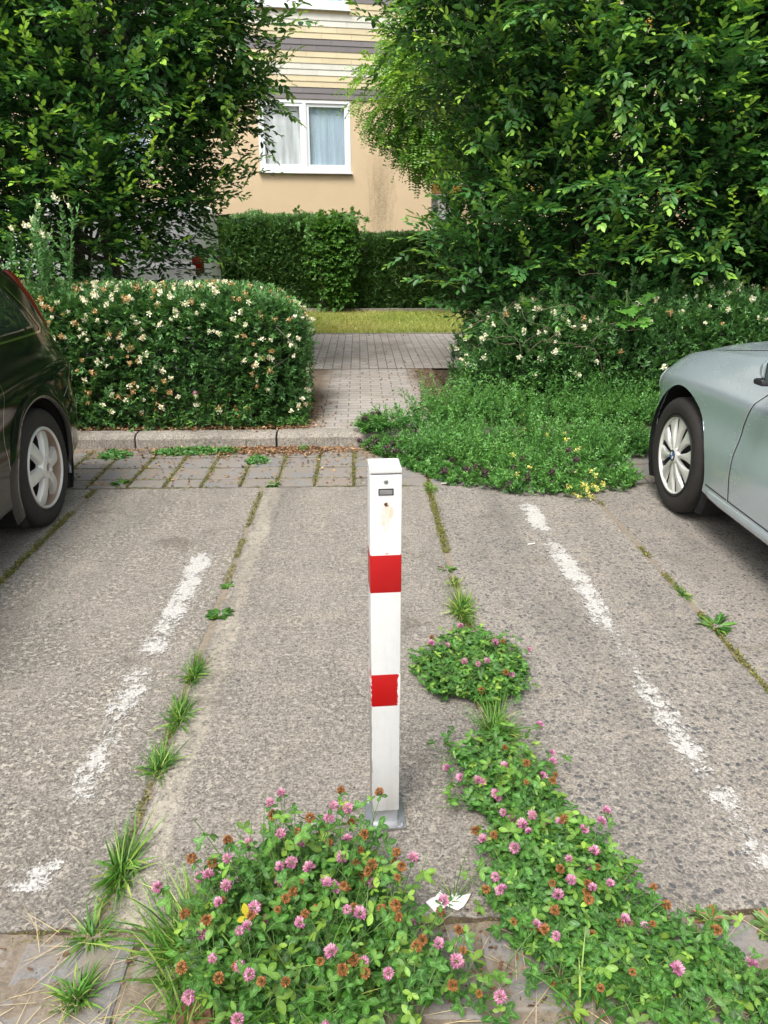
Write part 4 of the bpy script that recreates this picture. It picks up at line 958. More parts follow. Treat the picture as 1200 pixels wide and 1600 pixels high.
for sd_ in (-1, 1):
    for wy in (1.45, -1.35): wheel(van, sd_, wy, .92, .32, .2, .2, 'spokes')
    cb3.panel('side_window', [1.12, 1.3, 1.5, 1.62], [.35, .35, .35, .38], [1.25, 1.12, .95, .85], M['carglass'], sd_)
    cb3.ribbon('door_gap', [(.25, .3), (.25, 1.7)], M['seam'], sd_, .008); cb3.ribbon('door_gap', [(-.95, .3), (-.95, 1.7)], M['seam'], sd_, .008)
    MB().box(min(sd_ * .70, sd_ * .90), max(sd_ * .70, sd_ * .90), -2.42, -2.27, .80, 1.06, .02).build('tail_light', M['redlens'], van, auto=True)
    cb3.panel('side_strip', [.66, .70, .72], [-2.1, -2.1, -2.1], [.9, .9, .9], M['blackplastic'], sd_, off=.02, nu=20, nv=3)
cb3.front('rear_window', [(-.62, 1.16), (.62, 1.16), (.58, 1.62), (-.58, 1.62)], M['carglass'], -1)
cb3.front('windscreen', [(-.66, 1.30), (.66, 1.30), (.62, 1.66), (-.62, 1.66)], M['carglass'], 1)
MB().box(-.86, .86, -2.47, -2.34, .34, .52, .03).build('bumper', M['blackplastic'], van, auto=True)

# ================================================================== TREES
CAM = np.array([0, 0, 1.48])
def ell_sample(n, ells, scale=1., bottom=.6, seed=0., amp=.16):
    vol = np.array([e[1][0] * e[1][1] + e[1][0] * e[1][2] + e[1][1] * e[1][2] for e in ells]); k = rs.choice(len(ells), size=n, p=vol / vol.sum())
    c = np.array([e[0] for e in ells])[k]; r = np.array([e[1] for e in ells])[k]; u = nz(rvec(n)); P = c + u * r * scale; N = nz(u / r)
    P = P + N * (amp * (lump(P, 1.7, seed) + 1.1 * lump(P, 4.2, seed + 3)))[:, None]; keep = P[:, 2] > bottom
    for i, e in enumerate(ells):
        d = (((P - np.array(e[0])) / np.array(e[1])) ** 2).sum(1) ** .5; keep &= ~((d < scale * .86) & (k != i))
    back = ((CAM - P) * N).sum(1) < -.3; keep &= ~(back & (rs.rand(n) < .55)); keep &= ~((P[:, 2] > 4.2) & (rs.rand(n) < .5))
    return P[keep], N[keep]
def limb(a, b, r0, r1, seed, n=7, sag=.1):
    r = random.Random(seed); a, b = Vector(a), Vector(b); L_ = (b - a).length
    return [a.lerp(b, i / n) + Vector((r.gauss(0, .02), r.gauss(0, .02), math.sin(PI * i / n) * sag)) * L_ * .5 * (0 < i < n) for i in range(n + 1)], [r0 + (r1 - r0) * i / n for i in range(n + 1)]
def hornbeam(base, ells, ns, label, seed, bottom=.65, young=70, size=.083, gap=None, cat='tree'):
    root = empty('hornbeam_tree', base, label=label, cat=cat, group='hornbeam trees behind the hedges'); off = -np.array(base)
    r = random.Random(seed); tk = MB(); h = 4.6
    pts = [(0.03 * math.sin(i * 1.3 + seed), .03 * math.cos(i * 1.7), -.05 + h * i / 9) for i in range(10)]; tk.tube(pts, [.085 - .006 * i for i in range(10)], 12); tk.build('trunk', M['bark'], root, smooth=True)
    bm_ = MB()
    for i in range(34):
        e = ells[r.randrange(len(ells))]; u = Vector((r.gauss(0, 1), r.gauss(0, 1), r.gauss(.2, .6))).normalized(); z0 = r.uniform(.35, 4.0)
        tip = Vector([e[0][k] + u[k] * e[1][k] * .85 - base[k] for k in range(3)]); p, q = limb((0, 0, min(z0, max(.3, tip.z - .2))), tip, .022, .004, seed * 50 + i); bm_.tube(p, q, 6)
    bm_.build('branches', M['bark'], root, smooth=True)
    L = Leaves(LEAF6); T = Tubes(); up = np.array([0, 0, 1.])
    for scale, n, t0, t1, nl in ((1., int(ns * 1.15), .18, .60, 12), (.86, int(ns * .55), .06, .35, 11), (.68, int(ns * .3), .0, .2, 10)):  # inner layers darker: older leaves, with shade put into their tint
        P, N = ell_sample(n, ells, scale, bottom, seed, .20)
        if gap is not None: kk = gap(P); P, N = P[kk], N[kk]
        if scale == 1.:
            k = max(1, len(P) // 9); P, N = P[:k], N[:k]; B = nz(N * .85 + up * (.10 + .45 * rs.rand(k))[:, None] + .33 * rvec(k)); S_ = nz(np.cross(B, up + .2 * rvec(k))); LB = .45 + .45 * rs.rand(k); c0 = P - B * (LB * .62)[:, None]; br = rs.rand(k)
            T.add(np.stack([c0 + B * (LB * q)[:, None] + up * (.06 * q - .10 * q * q) for q in (0, .3, .6, .85, 1.)], 1), .005, .0015)
            for q in range(9):
                t = (q + .5) / 9 if q < 8 else 1.; sg = 0. if q == 8 else (1 if q % 2 else -1); D = nz(B * (.65 + .5 * t) + S_ * sg * (.95 - .35 * t) + .22 * rvec(k)); ln = (.20 + .14 * rs.rand(k)) * (1.15 - .3 * t)
                sprigs(L, c0 + off + B * (LB * t)[:, None] + up * (.06 * t - .10 * t * t), D, ln, 9, size, t0 + .10 * br + .10 * t, .42 + .25 * br + .30 * t, T if q % 2 else None, .0018, .4, .85, .26)
            continue
        P = P + rvec(len(P)) * .06; m = len(P); D = nz(N * .8 + up * (.12 + .35 * rs.rand(m))[:, None] + .38 * rvec(m)); ln = .22 + .34 * rs.rand(m)
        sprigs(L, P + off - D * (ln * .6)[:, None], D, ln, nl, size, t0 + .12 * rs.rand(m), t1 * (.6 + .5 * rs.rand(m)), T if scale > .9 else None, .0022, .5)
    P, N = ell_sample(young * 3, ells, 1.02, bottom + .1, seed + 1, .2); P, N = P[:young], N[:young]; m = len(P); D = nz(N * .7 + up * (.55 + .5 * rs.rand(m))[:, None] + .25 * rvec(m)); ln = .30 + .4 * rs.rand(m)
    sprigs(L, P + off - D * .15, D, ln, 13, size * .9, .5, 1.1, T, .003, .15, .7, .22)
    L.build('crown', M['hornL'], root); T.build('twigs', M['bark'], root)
    return root
def gapL(P):     # the crown thins out low down, where the van and the wall shine through
    return ~((P[:, 2] < 1.70) & (rs.rand(len(P)) < (.12 + .70 * (P[:, 0] > -2.45)) * (1 - np.clip((P[:, 2] - 1.1) / .7, 0, 1) * .6)))
hornbeam((-2.35, 7.55, GZ), [((-2.55, 7.45, 2.30), (1.45, 1.15, 1.35)), ((-1.98, 7.35, 3.35), (1.20, 1.1, 1.15)), ((-2.4, 7.5, 4.5), (1.6, 1.2, 1.5)), ((-2.9, 7.1, 1.7), (1.3, .9, .9))],
         7600, 'hornbeam with an arching crown over the left hedge, its leaves reaching towards the white window', 1, 1.0, 260, gap=gapL)
hornbeam((-5.1, 7.9, GZ), [((-5.0, 7.7, 2.5), (1.7, 1.2, 1.7)), ((-4.6, 7.6, 4.0), (1.8, 1.3, 1.6))], 5200, 'dark hornbeam at the far left behind the black car', 2, .8, 30, gap=gapL)
hornbeam((-3.4, 9.6, GZ), [((-3.6, 9.6, 4.3), (2.2, 1.2, 1.6)), ((-4.2, 9.6, 3.0), (1.5, .9, 1.2))], 4500, 'shaded hornbeam standing behind the first two trees on the left', 3, 2.0, 10)
hornbeam((2.15, 7.2, GZ), [((2.68, 7.0, 2.15), (1.68, 1.2, 1.45)), ((2.15, 7.0, 3.5), (1.82, 1.2, 1.35)), ((2.6, 7.1, 4.7), (1.9, 1.3, 1.4)), ((3.55, 7.35, 2.6), (.95, .8, 1.35)), ((1.80, 6.70, 1.42), (1.0, .75, .72)), ((1.45, 6.6, 1.12), (.55, .5, .42))],
         10500, 'large hornbeam right of the path, its low branches hanging beside the gap', 4, .84, 420)
hornbeam((4.9, 7.1, GZ), [((4.75, 6.85, 2.2), (1.75, 1.2, 1.6)), ((4.7, 6.9, 3.7), (1.9, 1.3, 1.5))], 7600, 'hornbeam at the far right above the silver car', 5, 1.1, 220)
hornbeam((3.3, 9.4, GZ), [((3.3, 9.4, 2.6), (2.0, 1.0, 1.7)), ((3.3, 9.4, 4.4), (2.0, 1.1, 1.5)), ((5.6, 9.4, 3.0), (1.6, 1.0, 2.0))], 4800, 'shaded hornbeam standing behind the large one on the right', 6, .8, 6)
# pinnate-leaved tree at the house
def locust():
    base = (2.0, 13.45, GZ); root = empty('locust_tree', base, label='light green feathery tree in front of the beige wall, left of the big hornbeam', cat='tree'); off = -np.array(base)
    tk = MB(); tk.tube([(0, 0, -.05), (.05, 0, 1.2), (-.05, .05, 2.4), (-.2, 0, 3.6), (-.2, 0, 4.8)], [.11, .10, .085, .05, .02], 12); tk.build('trunk', M['bark'], root, smooth=True)
    ells = [((1.25, 13.3, 3.45), (1.12, 1.0, .85)), ((1.75, 13.3, 4.25), (1.35, 1.1, .9)), ((2.7, 13.4, 3.7), (1.5, 1.1, 1.3)), ((1.75, 13.0, 2.85), (.75, .7, .45)), ((2.3, 13.5, 5.1), (1.5, 1.1, .9))]
    b = MB()
    for i in range(26):
        e = ells[i % 5]; r = random.Random(i); u = Vector((r.gauss(0, 1), r.gauss(0, 1), r.gauss(0, .8))).normalized(); tip = [e[0][k] + u[k] * e[1][k] * .85 - base[k] for k in range(3)]
        p, q = limb((0, 0, 1.8 + r.random() * 1.8), tip, .03, .005, i, sag=.3); b.tube(p, q, 6)
    b.build('branches', M['bark'], root, smooth=True)
    L = Leaves(LEAF4)
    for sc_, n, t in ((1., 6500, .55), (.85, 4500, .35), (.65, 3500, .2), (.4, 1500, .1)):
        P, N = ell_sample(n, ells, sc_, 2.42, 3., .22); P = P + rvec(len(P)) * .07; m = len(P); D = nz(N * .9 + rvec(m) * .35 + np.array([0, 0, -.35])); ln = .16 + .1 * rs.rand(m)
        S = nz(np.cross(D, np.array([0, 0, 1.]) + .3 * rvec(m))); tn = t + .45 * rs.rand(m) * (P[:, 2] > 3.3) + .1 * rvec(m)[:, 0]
        for i in range(8):
            tt = .12 + .88 * i / 7; c = P + off + ln[:, None] * (tt * D + tt * tt * np.array([0, 0, -.4]))
            for sg in (1, -1): L.add(c, S * sg + D * .35 + .12 * rvec(m), np.cross(S, D) + .5 * rvec(m), .062, tn, np.full(m, .075))
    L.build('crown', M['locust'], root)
locust()

# ================================================================== HEDGES
def blossom_meshes(n, mat, nm):
    out = []
    for i in range(n):
        L = Leaves(LEAF4); k = 34; h = rs.rand(k); P = np.stack([(1 - h * .7) * .012 * rs.normal(size=k), (1 - h * .7) * .012 * rs.normal(size=k), h * .038], -1)
        L.add(P, rvec(k) + np.array([0, 0, .8]), rvec(k), .014 + .008 * rs.rand(k), .3 + .7 * rs.rand(k), np.full(k, .036)); t, F, uv = L.tm; V = np.concatenate(L.V); A = np.concatenate(L.A)
        me = rawmesh(nm, V, (np.arange(L.n)[:, None, None] * 4 + F[None]).reshape(-1, 3), False, A); me.materials.append(mat); out.append(me)
    return out
BL = blossom_meshes(5, M['cream'], 'blossom') + blossom_meshes(3, M['tan'], 'blossom')
def quat_up(n, spin): return Vector((float(n[0]), float(n[1]), float(n[2]))).to_track_quat('Z', 'Y') @ Matrix.Rotation(spin, 4, 'Z').to_quaternion()
def put_blossoms(root, P, N, tan=.25, size=1.):
    """the 100 nearest as parts, the others as one part"""
    d = np.linalg.norm(P + np.array(root.location) - CAM, axis=1); o = np.argsort(d); base = Vector(root.location)
    rest = []
    for j, i in enumerate(o):
        me = BL[rnd.randrange(5) if rnd.random() > tan else 5 + rnd.randrange(3)]; sc = size * rnd.uniform(.6, 1.2); q = quat_up(N[i], rnd.random() * 6)
        if j < 100:
            b = link(bpy.data.objects.new('blossom', me), root); b.location = P[i]; b.rotation_mode = 'QUATERNION'; b.rotation_quaternion = q; b.scale = (sc,) * 3
        else: rest.append((me, Matrix.LocRotScale(Vector(P[i]), q, Vector((sc,) * 3))))
    for mat in (M['cream'], M['tan']):
        grp = [x for x in rest if x[0].materials[0] == mat]
        if not grp: continue
        V = []; A = []; k = 0
        for me, mx in grp:
            n = len(me.vertices); co = np.empty(n * 3, np.float32); me.vertices.foreach_get('co', co); co = co.reshape(-1, 3); m4 = np.array(mx); V.append(co @ m4[:3, :3].T + m4[:3, 3])
            a = np.empty(n * 4, np.float32); me.attributes['leaf'].data.foreach_get('color', a); A.append(a.reshape(-1, 4)); k += n // 4
        F = (np.arange(k)[:, None, None] * 4 + LEAF4[1][None]).reshape(-1, 3); tag(mobj('blossom', np.concatenate(V), F, mat, root, attr=np.concatenate(A)), kind='stuff')

def hedge(name, base, half, n, mat, label, cat='hedge', p=9., amp=.05, size=.042, nl=8, ln=.12, layers=((1., 1.), (.95, .8), (.86, .45)), tint=(.2, .75), stems=60, tmpl=LEAF4, mask=None, T=True, upb=.5, seed=1.):
    root = empty(name, base, label=label, cat=cat); L = Leaves(tmpl); TT = Tubes() if T else None; up = np.array([0, 0, 1.])
    for k, (sc_, fr) in enumerate(layers):
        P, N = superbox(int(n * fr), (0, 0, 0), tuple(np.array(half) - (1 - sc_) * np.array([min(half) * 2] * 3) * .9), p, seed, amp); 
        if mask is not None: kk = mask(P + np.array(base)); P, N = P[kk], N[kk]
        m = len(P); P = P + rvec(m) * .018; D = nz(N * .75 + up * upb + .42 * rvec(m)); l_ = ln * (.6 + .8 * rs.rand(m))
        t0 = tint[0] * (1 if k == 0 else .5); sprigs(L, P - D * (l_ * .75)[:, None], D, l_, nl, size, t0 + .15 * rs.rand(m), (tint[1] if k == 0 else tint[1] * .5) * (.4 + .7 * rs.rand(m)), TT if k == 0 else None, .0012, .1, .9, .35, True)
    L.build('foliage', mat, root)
    s = MB()
    for i in range(stems):
        r = random.Random(i); x, y = r.uniform(-.92, .92) * half[0], r.uniform(-.7, .7) * half[1]; pts = [(x + r.gauss(0, .05) * k, y + r.gauss(0, .05) * k, half[2] * .9 * k / 4 - .03) for k in range(5)]; s.tube(pts, [.010, .009, .007, .005, .003], 5)
    s.build('stems', M['bark'], root)
    if T: TT.build('twigs', M['stem'], root)
    return root

hb = (-3.03, 6.05, GZ); hh = (2.60, .58, .98)
h1 = hedge('hedge', hb, hh, 9500, M['privet'], 'clipped privet hedge left of the path, dotted with cream and faded blossom', seed=1.3, amp=.045)
P, N = superbox(2600, (0, 0, 0), tuple(np.array(hh) + .015), 9., 1.3, .045); kk = (N[:, 1] < .3) & (P[:, 2] > .12)
dens = np.clip(.34 + .55 * (P[:, 2] / .98) ** 1.5 + .15 * (P[:, 0] < 0), 0, 1) * np.where((N[:, 2] > .6), .6, 1.); kk &= rs.rand(len(P)) < dens * 1.1 * (.45 + .9 * (lump(P, 3.2, 6.) > -.1))
put_blossoms(h1, P[kk], nz(N[kk] + .5 * rvec(kk.sum()) + np.array([0, 0, .5])), .27, .88)
# tall untrimmed privet shoots growing out of the left hedge
def tall_shoots(root, spots, mat, nm='tall_shoots'):
    L = Leaves(LEAF4); T = Tubes(); P = np.array([s[:3] for s in spots]); m = len(P); D = nz(np.array([0, 0, 1.]) + .16 * rvec(m)); ln = np.array([s[3] for s in spots])
    for k in range(1): sprigs(L, P, D, ln, 26, .05, .25, .6, T, .003, .05, .8, .3, True)
    for q in range(3):
        PP = P + D * (ln * (.3 + .2 * q))[:, None]; DD = nz(D + .5 * rvec(m)); sprigs(L, PP, DD, ln * .35, 10, .042, .3, .7, T, .0015, .05, .8, .3, True)
    L.build(nm, mat, root); T.build('twigs', M['stem'], root)
    return P + D * ln[:, None]
r_ = random.Random(4); sp = [(-2.3 - hb[0] + r_.gauss(0, .12), -.35 + r_.gauss(0, .1), .85, r_.uniform(.45, .80)) for _ in range(9)] + [(-2.85 - hb[0] + r_.gauss(0, .25), -.3 + r_.gauss(0, .12), .85, r_.uniform(.3, .6)) for _ in range(12)]
tp = tall_shoots(h1, sp, M['privet'])
for p in tp:
    for k in range(1):
        b = link(bpy.data.objects.new('blossom', BL[rnd.randrange(5)]), h1); b.location = Vector(p) + Vector((rnd.gauss(0, .03), rnd.gauss(0, .03), rnd.gauss(-.03, .04))); b.scale = (.85,) * 3
hb2 = (3.66, 6.25, GZ); hh2 = (2.80, .66, .93)
h2 = hedge('hedge', hb2, hh2, 8600, M['privet'], 'shaggy privet hedge right of the path with white blossom, half buried in weeds', seed=4.1, amp=.10, p=4.5)
P, N = superbox(1300, (0, 0, 0), tuple(np.array(hh2) + .02), 4.5, 4.1, .10); kk = (N[:, 1] < .3) & (P[:, 2] > .35) & (rs.rand(len(P)) < .42)
put_blossoms(h2, P[kk], nz(N[kk] + .5 * rvec(kk.sum()) + np.array([0, 0, .5])), .15, .95)
r_ = random.Random(9); tall_shoots(h2, [(r_.uniform(-2.2, 1.5), r_.gauss(-.35, .15), .75, r_.uniform(.2, .42)) for _ in range(26)], M['privet'])
# dry twigs caught in the right hedge
tw = MB()
for i in range(26):
    r = random.Random(i); x0, y0, z0 = 1.35 + r.gauss(.1, .28), 5.58 + r.gauss(0, .07), .80 + r.gauss(0, .12); a = r.uniform(-.6, 3.6); l = r.uniform(.15, .45); pts = []
    for k in range(7): t = k / 6; pts.append((x0 + l * t * math.cos(a) + .04 * math.sin(t * 5 + i), y0 - .05 * t + r.gauss(0, .008), z0 + l * t * math.sin(a) * .6 - .12 * t * t + .03 * math.sin(t * 6 + i)))
    tw.tube(pts, [.0021 * (1 - .12 * k) for k in range(7)], 4)
tag(tw.build('dead_branches', M['twig']), 'tangle of dry brown twigs caught in the front of the right hedge', 'branches')
# maple sapling
def maple_leaf():
    tips = [(-.62, -.12, .35), (-.95, .42, .5), (-.38, .5, .0), (-.52, .98, .0), (-.18, .72, 0), (0, 1.25, 0)]
    pts = [(0, 0), (-.3, -.10), (-.62, -.14), (-.42, .10), (-.98, .40), (-.72, .48), (-.62, .66), (-.30, .52), (-.42, .86), (-.26, .92), (-.14, .86), (0, 1.22)]
    full = pts + [(-x, y) for x, y in pts[-2:0:-1]]; return full
ml = maple_leaf(); mp = empty('maple_sapling', (2.02, 5.72, GZ), label='bright green maple sapling poking out of the right hedge', cat='sapling'); V = []; F = []; A = []; stp = MB(); stp.tube([(0, 0, 0), (.02, 0, .5), (-.01, -.03, 1.0)], [.006, .005, .003], 6)
for i in range(17):
    r = random.Random(i + 60); s = r.uniform(.055, .095); a = r.uniform(-2.4, 2.4) + PI; c = Vector((.13 * math.sin(a) + r.gauss(0, .05) - .03, -.09 - .10 * math.cos(a - PI) + r.gauss(0, .03), .90 + r.gauss(0, .06) - .006 * i)); Mx = Matrix.Translation(c) @ Matrix.Rotation(a, 4, 'Z') @ Matrix.Rotation(R(r.uniform(-45, -8)), 4, 'X') @ Matrix.Scale(s, 4)
    b = len(V); n = len(ml); V.append((Mx @ Vector((0, .3, 0)))[:]); A.append((0, 0, .5, 0)); t = r.uniform(.3, .9); q = r.random()
    for x, y in ml: V.append((Mx @ Vector((x, y, .12 * abs(x) - .1 * y * y)))[:]); A.append((y, abs(x), t, q))
    F += [(b, b + 1 + k, b + 1 + (k + 1) % n) for k in range(n)]; stp.tube([(0, -.02, .8 + .01 * i), c], [.0016, .001], 4)
mobj('foliage', V, F, M['maple'], mp, attr=A); stp.build('stem', M['stem'], mp)

# far hedges
hedge('hedge', (-1.50, 14.75, GZ), (1.48, .52, 1.66), 13000, M['privet2'], 'tall clipped hedge in front of the beige wall, left half, higher than its neighbour', amp=.10, size=.056, nl=6, ln=.18, stems=50, seed=2., T=False)
hedge('hedge', (3.95, 14.85, GZ), (4.25, .50, 1.36), 19000, M['privet2'], 'lower clipped hedge in front of the beige wall, right half', amp=.09, size=.056, nl=6, ln=.17, stems=60, seed=7., T=False)
hedge('hedge', (-8.5, 15.6, GZ), (5.3, .50, 1.5), 8000, M['privet2'], 'far hedge running on to the left behind the white van', amp=.06, size=.06, nl=6, ln=.15, stems=40, seed=8., T=False)
def bright_bush():
    base = (-.50, 14.16, GZ); root = empty('bush', base, label='bright green overhanging bush growing out of the middle of the far hedge', cat='bush'); L = Leaves(LEAF6); T = Tubes()
    n = 900; z = rs.rand(n) ** .7 * 1.62; w_ = .20 + .30 * (z / 1.62) ** 1.5 + .05 * np.sin(z * 9); x = np.clip(rs.normal(size=n) * .6, -1.3, 1.3) * w_ + .10 * (1 - z / 1.6); P = np.stack([x, -.06 - .14 * rs.rand(n) - .10 * np.sin(z / 1.62 * PI), z + .1], -1)
    top = P[:, 2] > 1.55; P[top, 1] += rs.rand(top.sum()) * .8
    D = nz(np.array([0, -.8, -.15]) + .55 * rvec(n)); sprigs(L, P, D, .10 + .12 * rs.rand(n), 7, .068, .3 + .3 * rs.rand(n), .85, T, .0018, .5, .8, .3, True)
    L.build('foliage', M['forsy'], root); T.build('twigs', M['twig'], root)
    s = MB()
    for i in range(22):
        r = random.Random(i); x = r.uniform(-.25, .25); s.tube([(x, .05, -.02), (x + r.gauss(0, .05), -.0, .6), (x * 1.6, -.04, 1.2), (x * 2, -.03, 1.6)], [.009, .008, .006, .003], 5)
    s.build('stems', M['twig'], root)
bright_bush()

# ================================================================== LOW PLANTS
class Blades:
    """grass blades: curved tapering strips"""
    def __init__(s): s.V = []; s.F = []; s.A = []; s.b = 0
    def add(s, P, D, ln, wd, droop, tint, m=5):
        n = len(P); D = nz(D); ln = np.broadcast_to(ln, (n,)); wd = np.broadcast_to(wd, (n,)); side = nz(np.cross(D, np.array([0, 0, 1.]) + .5 * rvec(n))); t = np.linspace(0, 1, m)
        out = nz(D * np.array([1, 1, 0]) + .001)
        C_ = P[:, None] + ln[:, None, None] * (t[None, :, None] * D[:, None] + (t ** 2)[None, :, None] * (droop * (out * .8 - np.array([0, 0, .75])))[:, None] if np.ndim(droop) == 0 else t[None, :, None] * D[:, None] + (t ** 2)[None, :, None] * (droop[:, None] * (out * .8 - np.array([0, 0, .75])))[:, None])
        C_[..., 2] = np.maximum(C_[..., 2], P[:, None, 2] + .002)
        wv = np.array([.7, 1, .9, .6, .05]) if m == 5 else np.linspace(1, .05, m)
        V = np.stack([C_ - side[:, None] * wd[:, None, None] * wv[None, :, None] / 2, C_ + side[:, None] * wd[:, None, None] * wv[None, :, None] / 2], 2)
        s.V.append(V.reshape(-1, 3)); A = np.zeros((n, m, 2, 4)); A[..., 1] = .5; A[..., 0] = t[None, :, None]; A[..., 2] = np.clip(np.broadcast_to(tint, (n,))[:, None, None] + .25 * (t[None, :, None] - .3), 0, 1); A[..., 3] = rs.rand(n)[:, None, None]; s.A.append(A.reshape(-1, 4))
        I = s.b + np.arange(n * m * 2).reshape(n, m, 2); s.F.append(np.stack([I[:, :-1, 0], I[:, :-1, 1], I[:, 1:, 1], I[:, 1:, 0]], -1).reshape(-1, 4)); s.b += n * m * 2
    def build(s, name, mat, parent=None): return mobj(name, np.concatenate(s.V), np.concatenate(s.F), mat, parent, False, np.concatenate(s.A))
def tuft_mesh(n, h, spread, wd=.0032, dead=.12, lean=.5):
    b = Blades(); a = rs.rand(n) * 2 * PI; r = spread * rs.rand(n); P = np.stack([r * np.cos(a), r * np.sin(a), np.zeros(n)], -1)
    D = np.stack([np.cos(a) * lean * rs.rand(n), np.sin(a) * lean * rs.rand(n), np.ones(n)], -1) + .22 * rvec(n)
    tint = np.where(rs.rand(n) < dead, 1.2, .15 + .5 * rs.rand(n)); b.add(P, D, h * (.45 + .6 * rs.rand(n)), wd * (.7 + .6 * rs.rand(n)), .15 + .5 * rs.rand(n), tint); return b
def tuft(x, y, n, h, spread, label, z=-.008, wd=.0032, ysc=1., **kw):
    root = empty('grass_tuft', (x, y, z), label=label, cat='grass tuft', group='grass tufts in the slab joints'); b = tuft_mesh(n, h, spread, wd, **kw); V = np.concatenate(b.V)
    if ysc != 1: V[:, 1] *= ysc
    b.V = [V]; b.build('blades', M['grass'], root); return root
tuft(-.605, 2.28, 120, .075, .022, 'small grass tuft in the left joint, farthest from the camera of five', ysc=2.6)
tuft(-.60, 2.03, 150, .075, .026, 'grass tuft in the left joint, second farthest of five', ysc=2.4)
tuft(-.605, 1.79, 150, .075, .028, 'grass tuft in the left joint, third and middle of five', ysc=1.8)
tuft(-.605, 1.41, 160, .085, .026, 'long narrow grass tuft in the left joint, fourth of five, beside the white paint patch', ysc=2.8)
tuft(-.37, 1.18, 460, .19, .085, 'big dark grass clump left of the clover, nearest of the five on the left joint', wd=.004, ysc=1.1, lean=.55)
tuft(-.60, 1.09, 110, .085, .028, 'spiky grass tuft on the setts at the bottom left corner', wd=.005)
tuft(-.62, 1.235, 70, .07, .03, 'low flat grass tuft at the near left slab corner', wd=.0045, lean=1.6)
tuft(.415, 2.72, 230, .085, .03, 'yellowish grass tuft in the right joint just beyond the round clover plant', ysc=3., dead=.4)
tuft(.41, 2.98, 60, .05, .03, 'small flat grass tuft in the right joint, beyond the yellowish one', dead=.3, lean=1.4)
tuft(.415, 1.90, 260, .13, .028, 'upright bright green grass tuft between the two clover patches', wd=.0028, ysc=2.2, lean=.35)
tuft(.43, 4.30, 130, .05, .03, 'short grass tuft at the far end of the right joint by the weeds', ysc=2.4)
tuft(1.41, 2.86, 60, .035, .015, 'tiny grass tuft in the joint beside the silver car', ysc=4.)
tuft(.205, 1.30, 26, .16, .012, 'thin upright grass stalks standing over the torn paper', wd=.0026, lean=.3)
tuft(-.15, 1.06, 160, .25, .08, 'long grass growing up through the left clover clump at the bottom edge', wd=.004, lean=.5)
tuft(-.36, 1.02, 120, .16, .05, 'arching grass at the bottom edge between dead leaf and clover', wd=.0042, lean=.9)
tuft(.43, 1.02, 26, .18, .04, 'few arching grass blades in the right clover clump', wd=.004, lean=.7)

tuft(-.22, 1.20, 26, .34, .06, 'tall thin grass stalks rising out of the back of the left clover clump', wd=.0028, lean=.3, dead=.05)
tuft(-.05, 1.10, 26, .30, .06, 'tall thin grass stalks in the middle of the left clover clump', wd=.0028, lean=.35, dead=.05)
# flower heads shared as mesh data
def head_meshes(n, mat, nm, r=.0115, brown=False):
    out = []
    for i in range(n):
        L = Leaves(LEAF4); k = 170; ph = rs.rand(k) * 2 * PI; cz = rs.uniform(-.55, 1, k); sr = np.sqrt(1 - cz ** 2); u = np.stack([sr * np.cos(ph), sr * np.sin(ph), cz], -1)
        P = u * r * .45 + np.array([0, 0, r * .9]); D = u + .25 * rvec(k) + np.array([0, 0, .25 if not brown else -.2]); S = r * ((.62 if not brown else .5) + .35 * rs.rand(k)); L.add(P, D, rvec(k), S, np.clip((.5 + .5 * cz if not brown else .5) + .3 * (rs.rand(k) - .5), 0, 1), S * (.85 if not brown else 1.3))
        t, F, uv = L.tm; me = rawmesh(nm, np.concatenate(L.V), (np.arange(L.n)[:, None, None] * 4 + F[None]).reshape(-1, 3), False, np.concatenate(L.A)); me.materials.append(mat); out.append(me)
    return out
PK = head_meshes(4, M['pink'], 'flower_head'); BR = head_meshes(4, M['brownf'], 'seed_head', .0105, True)
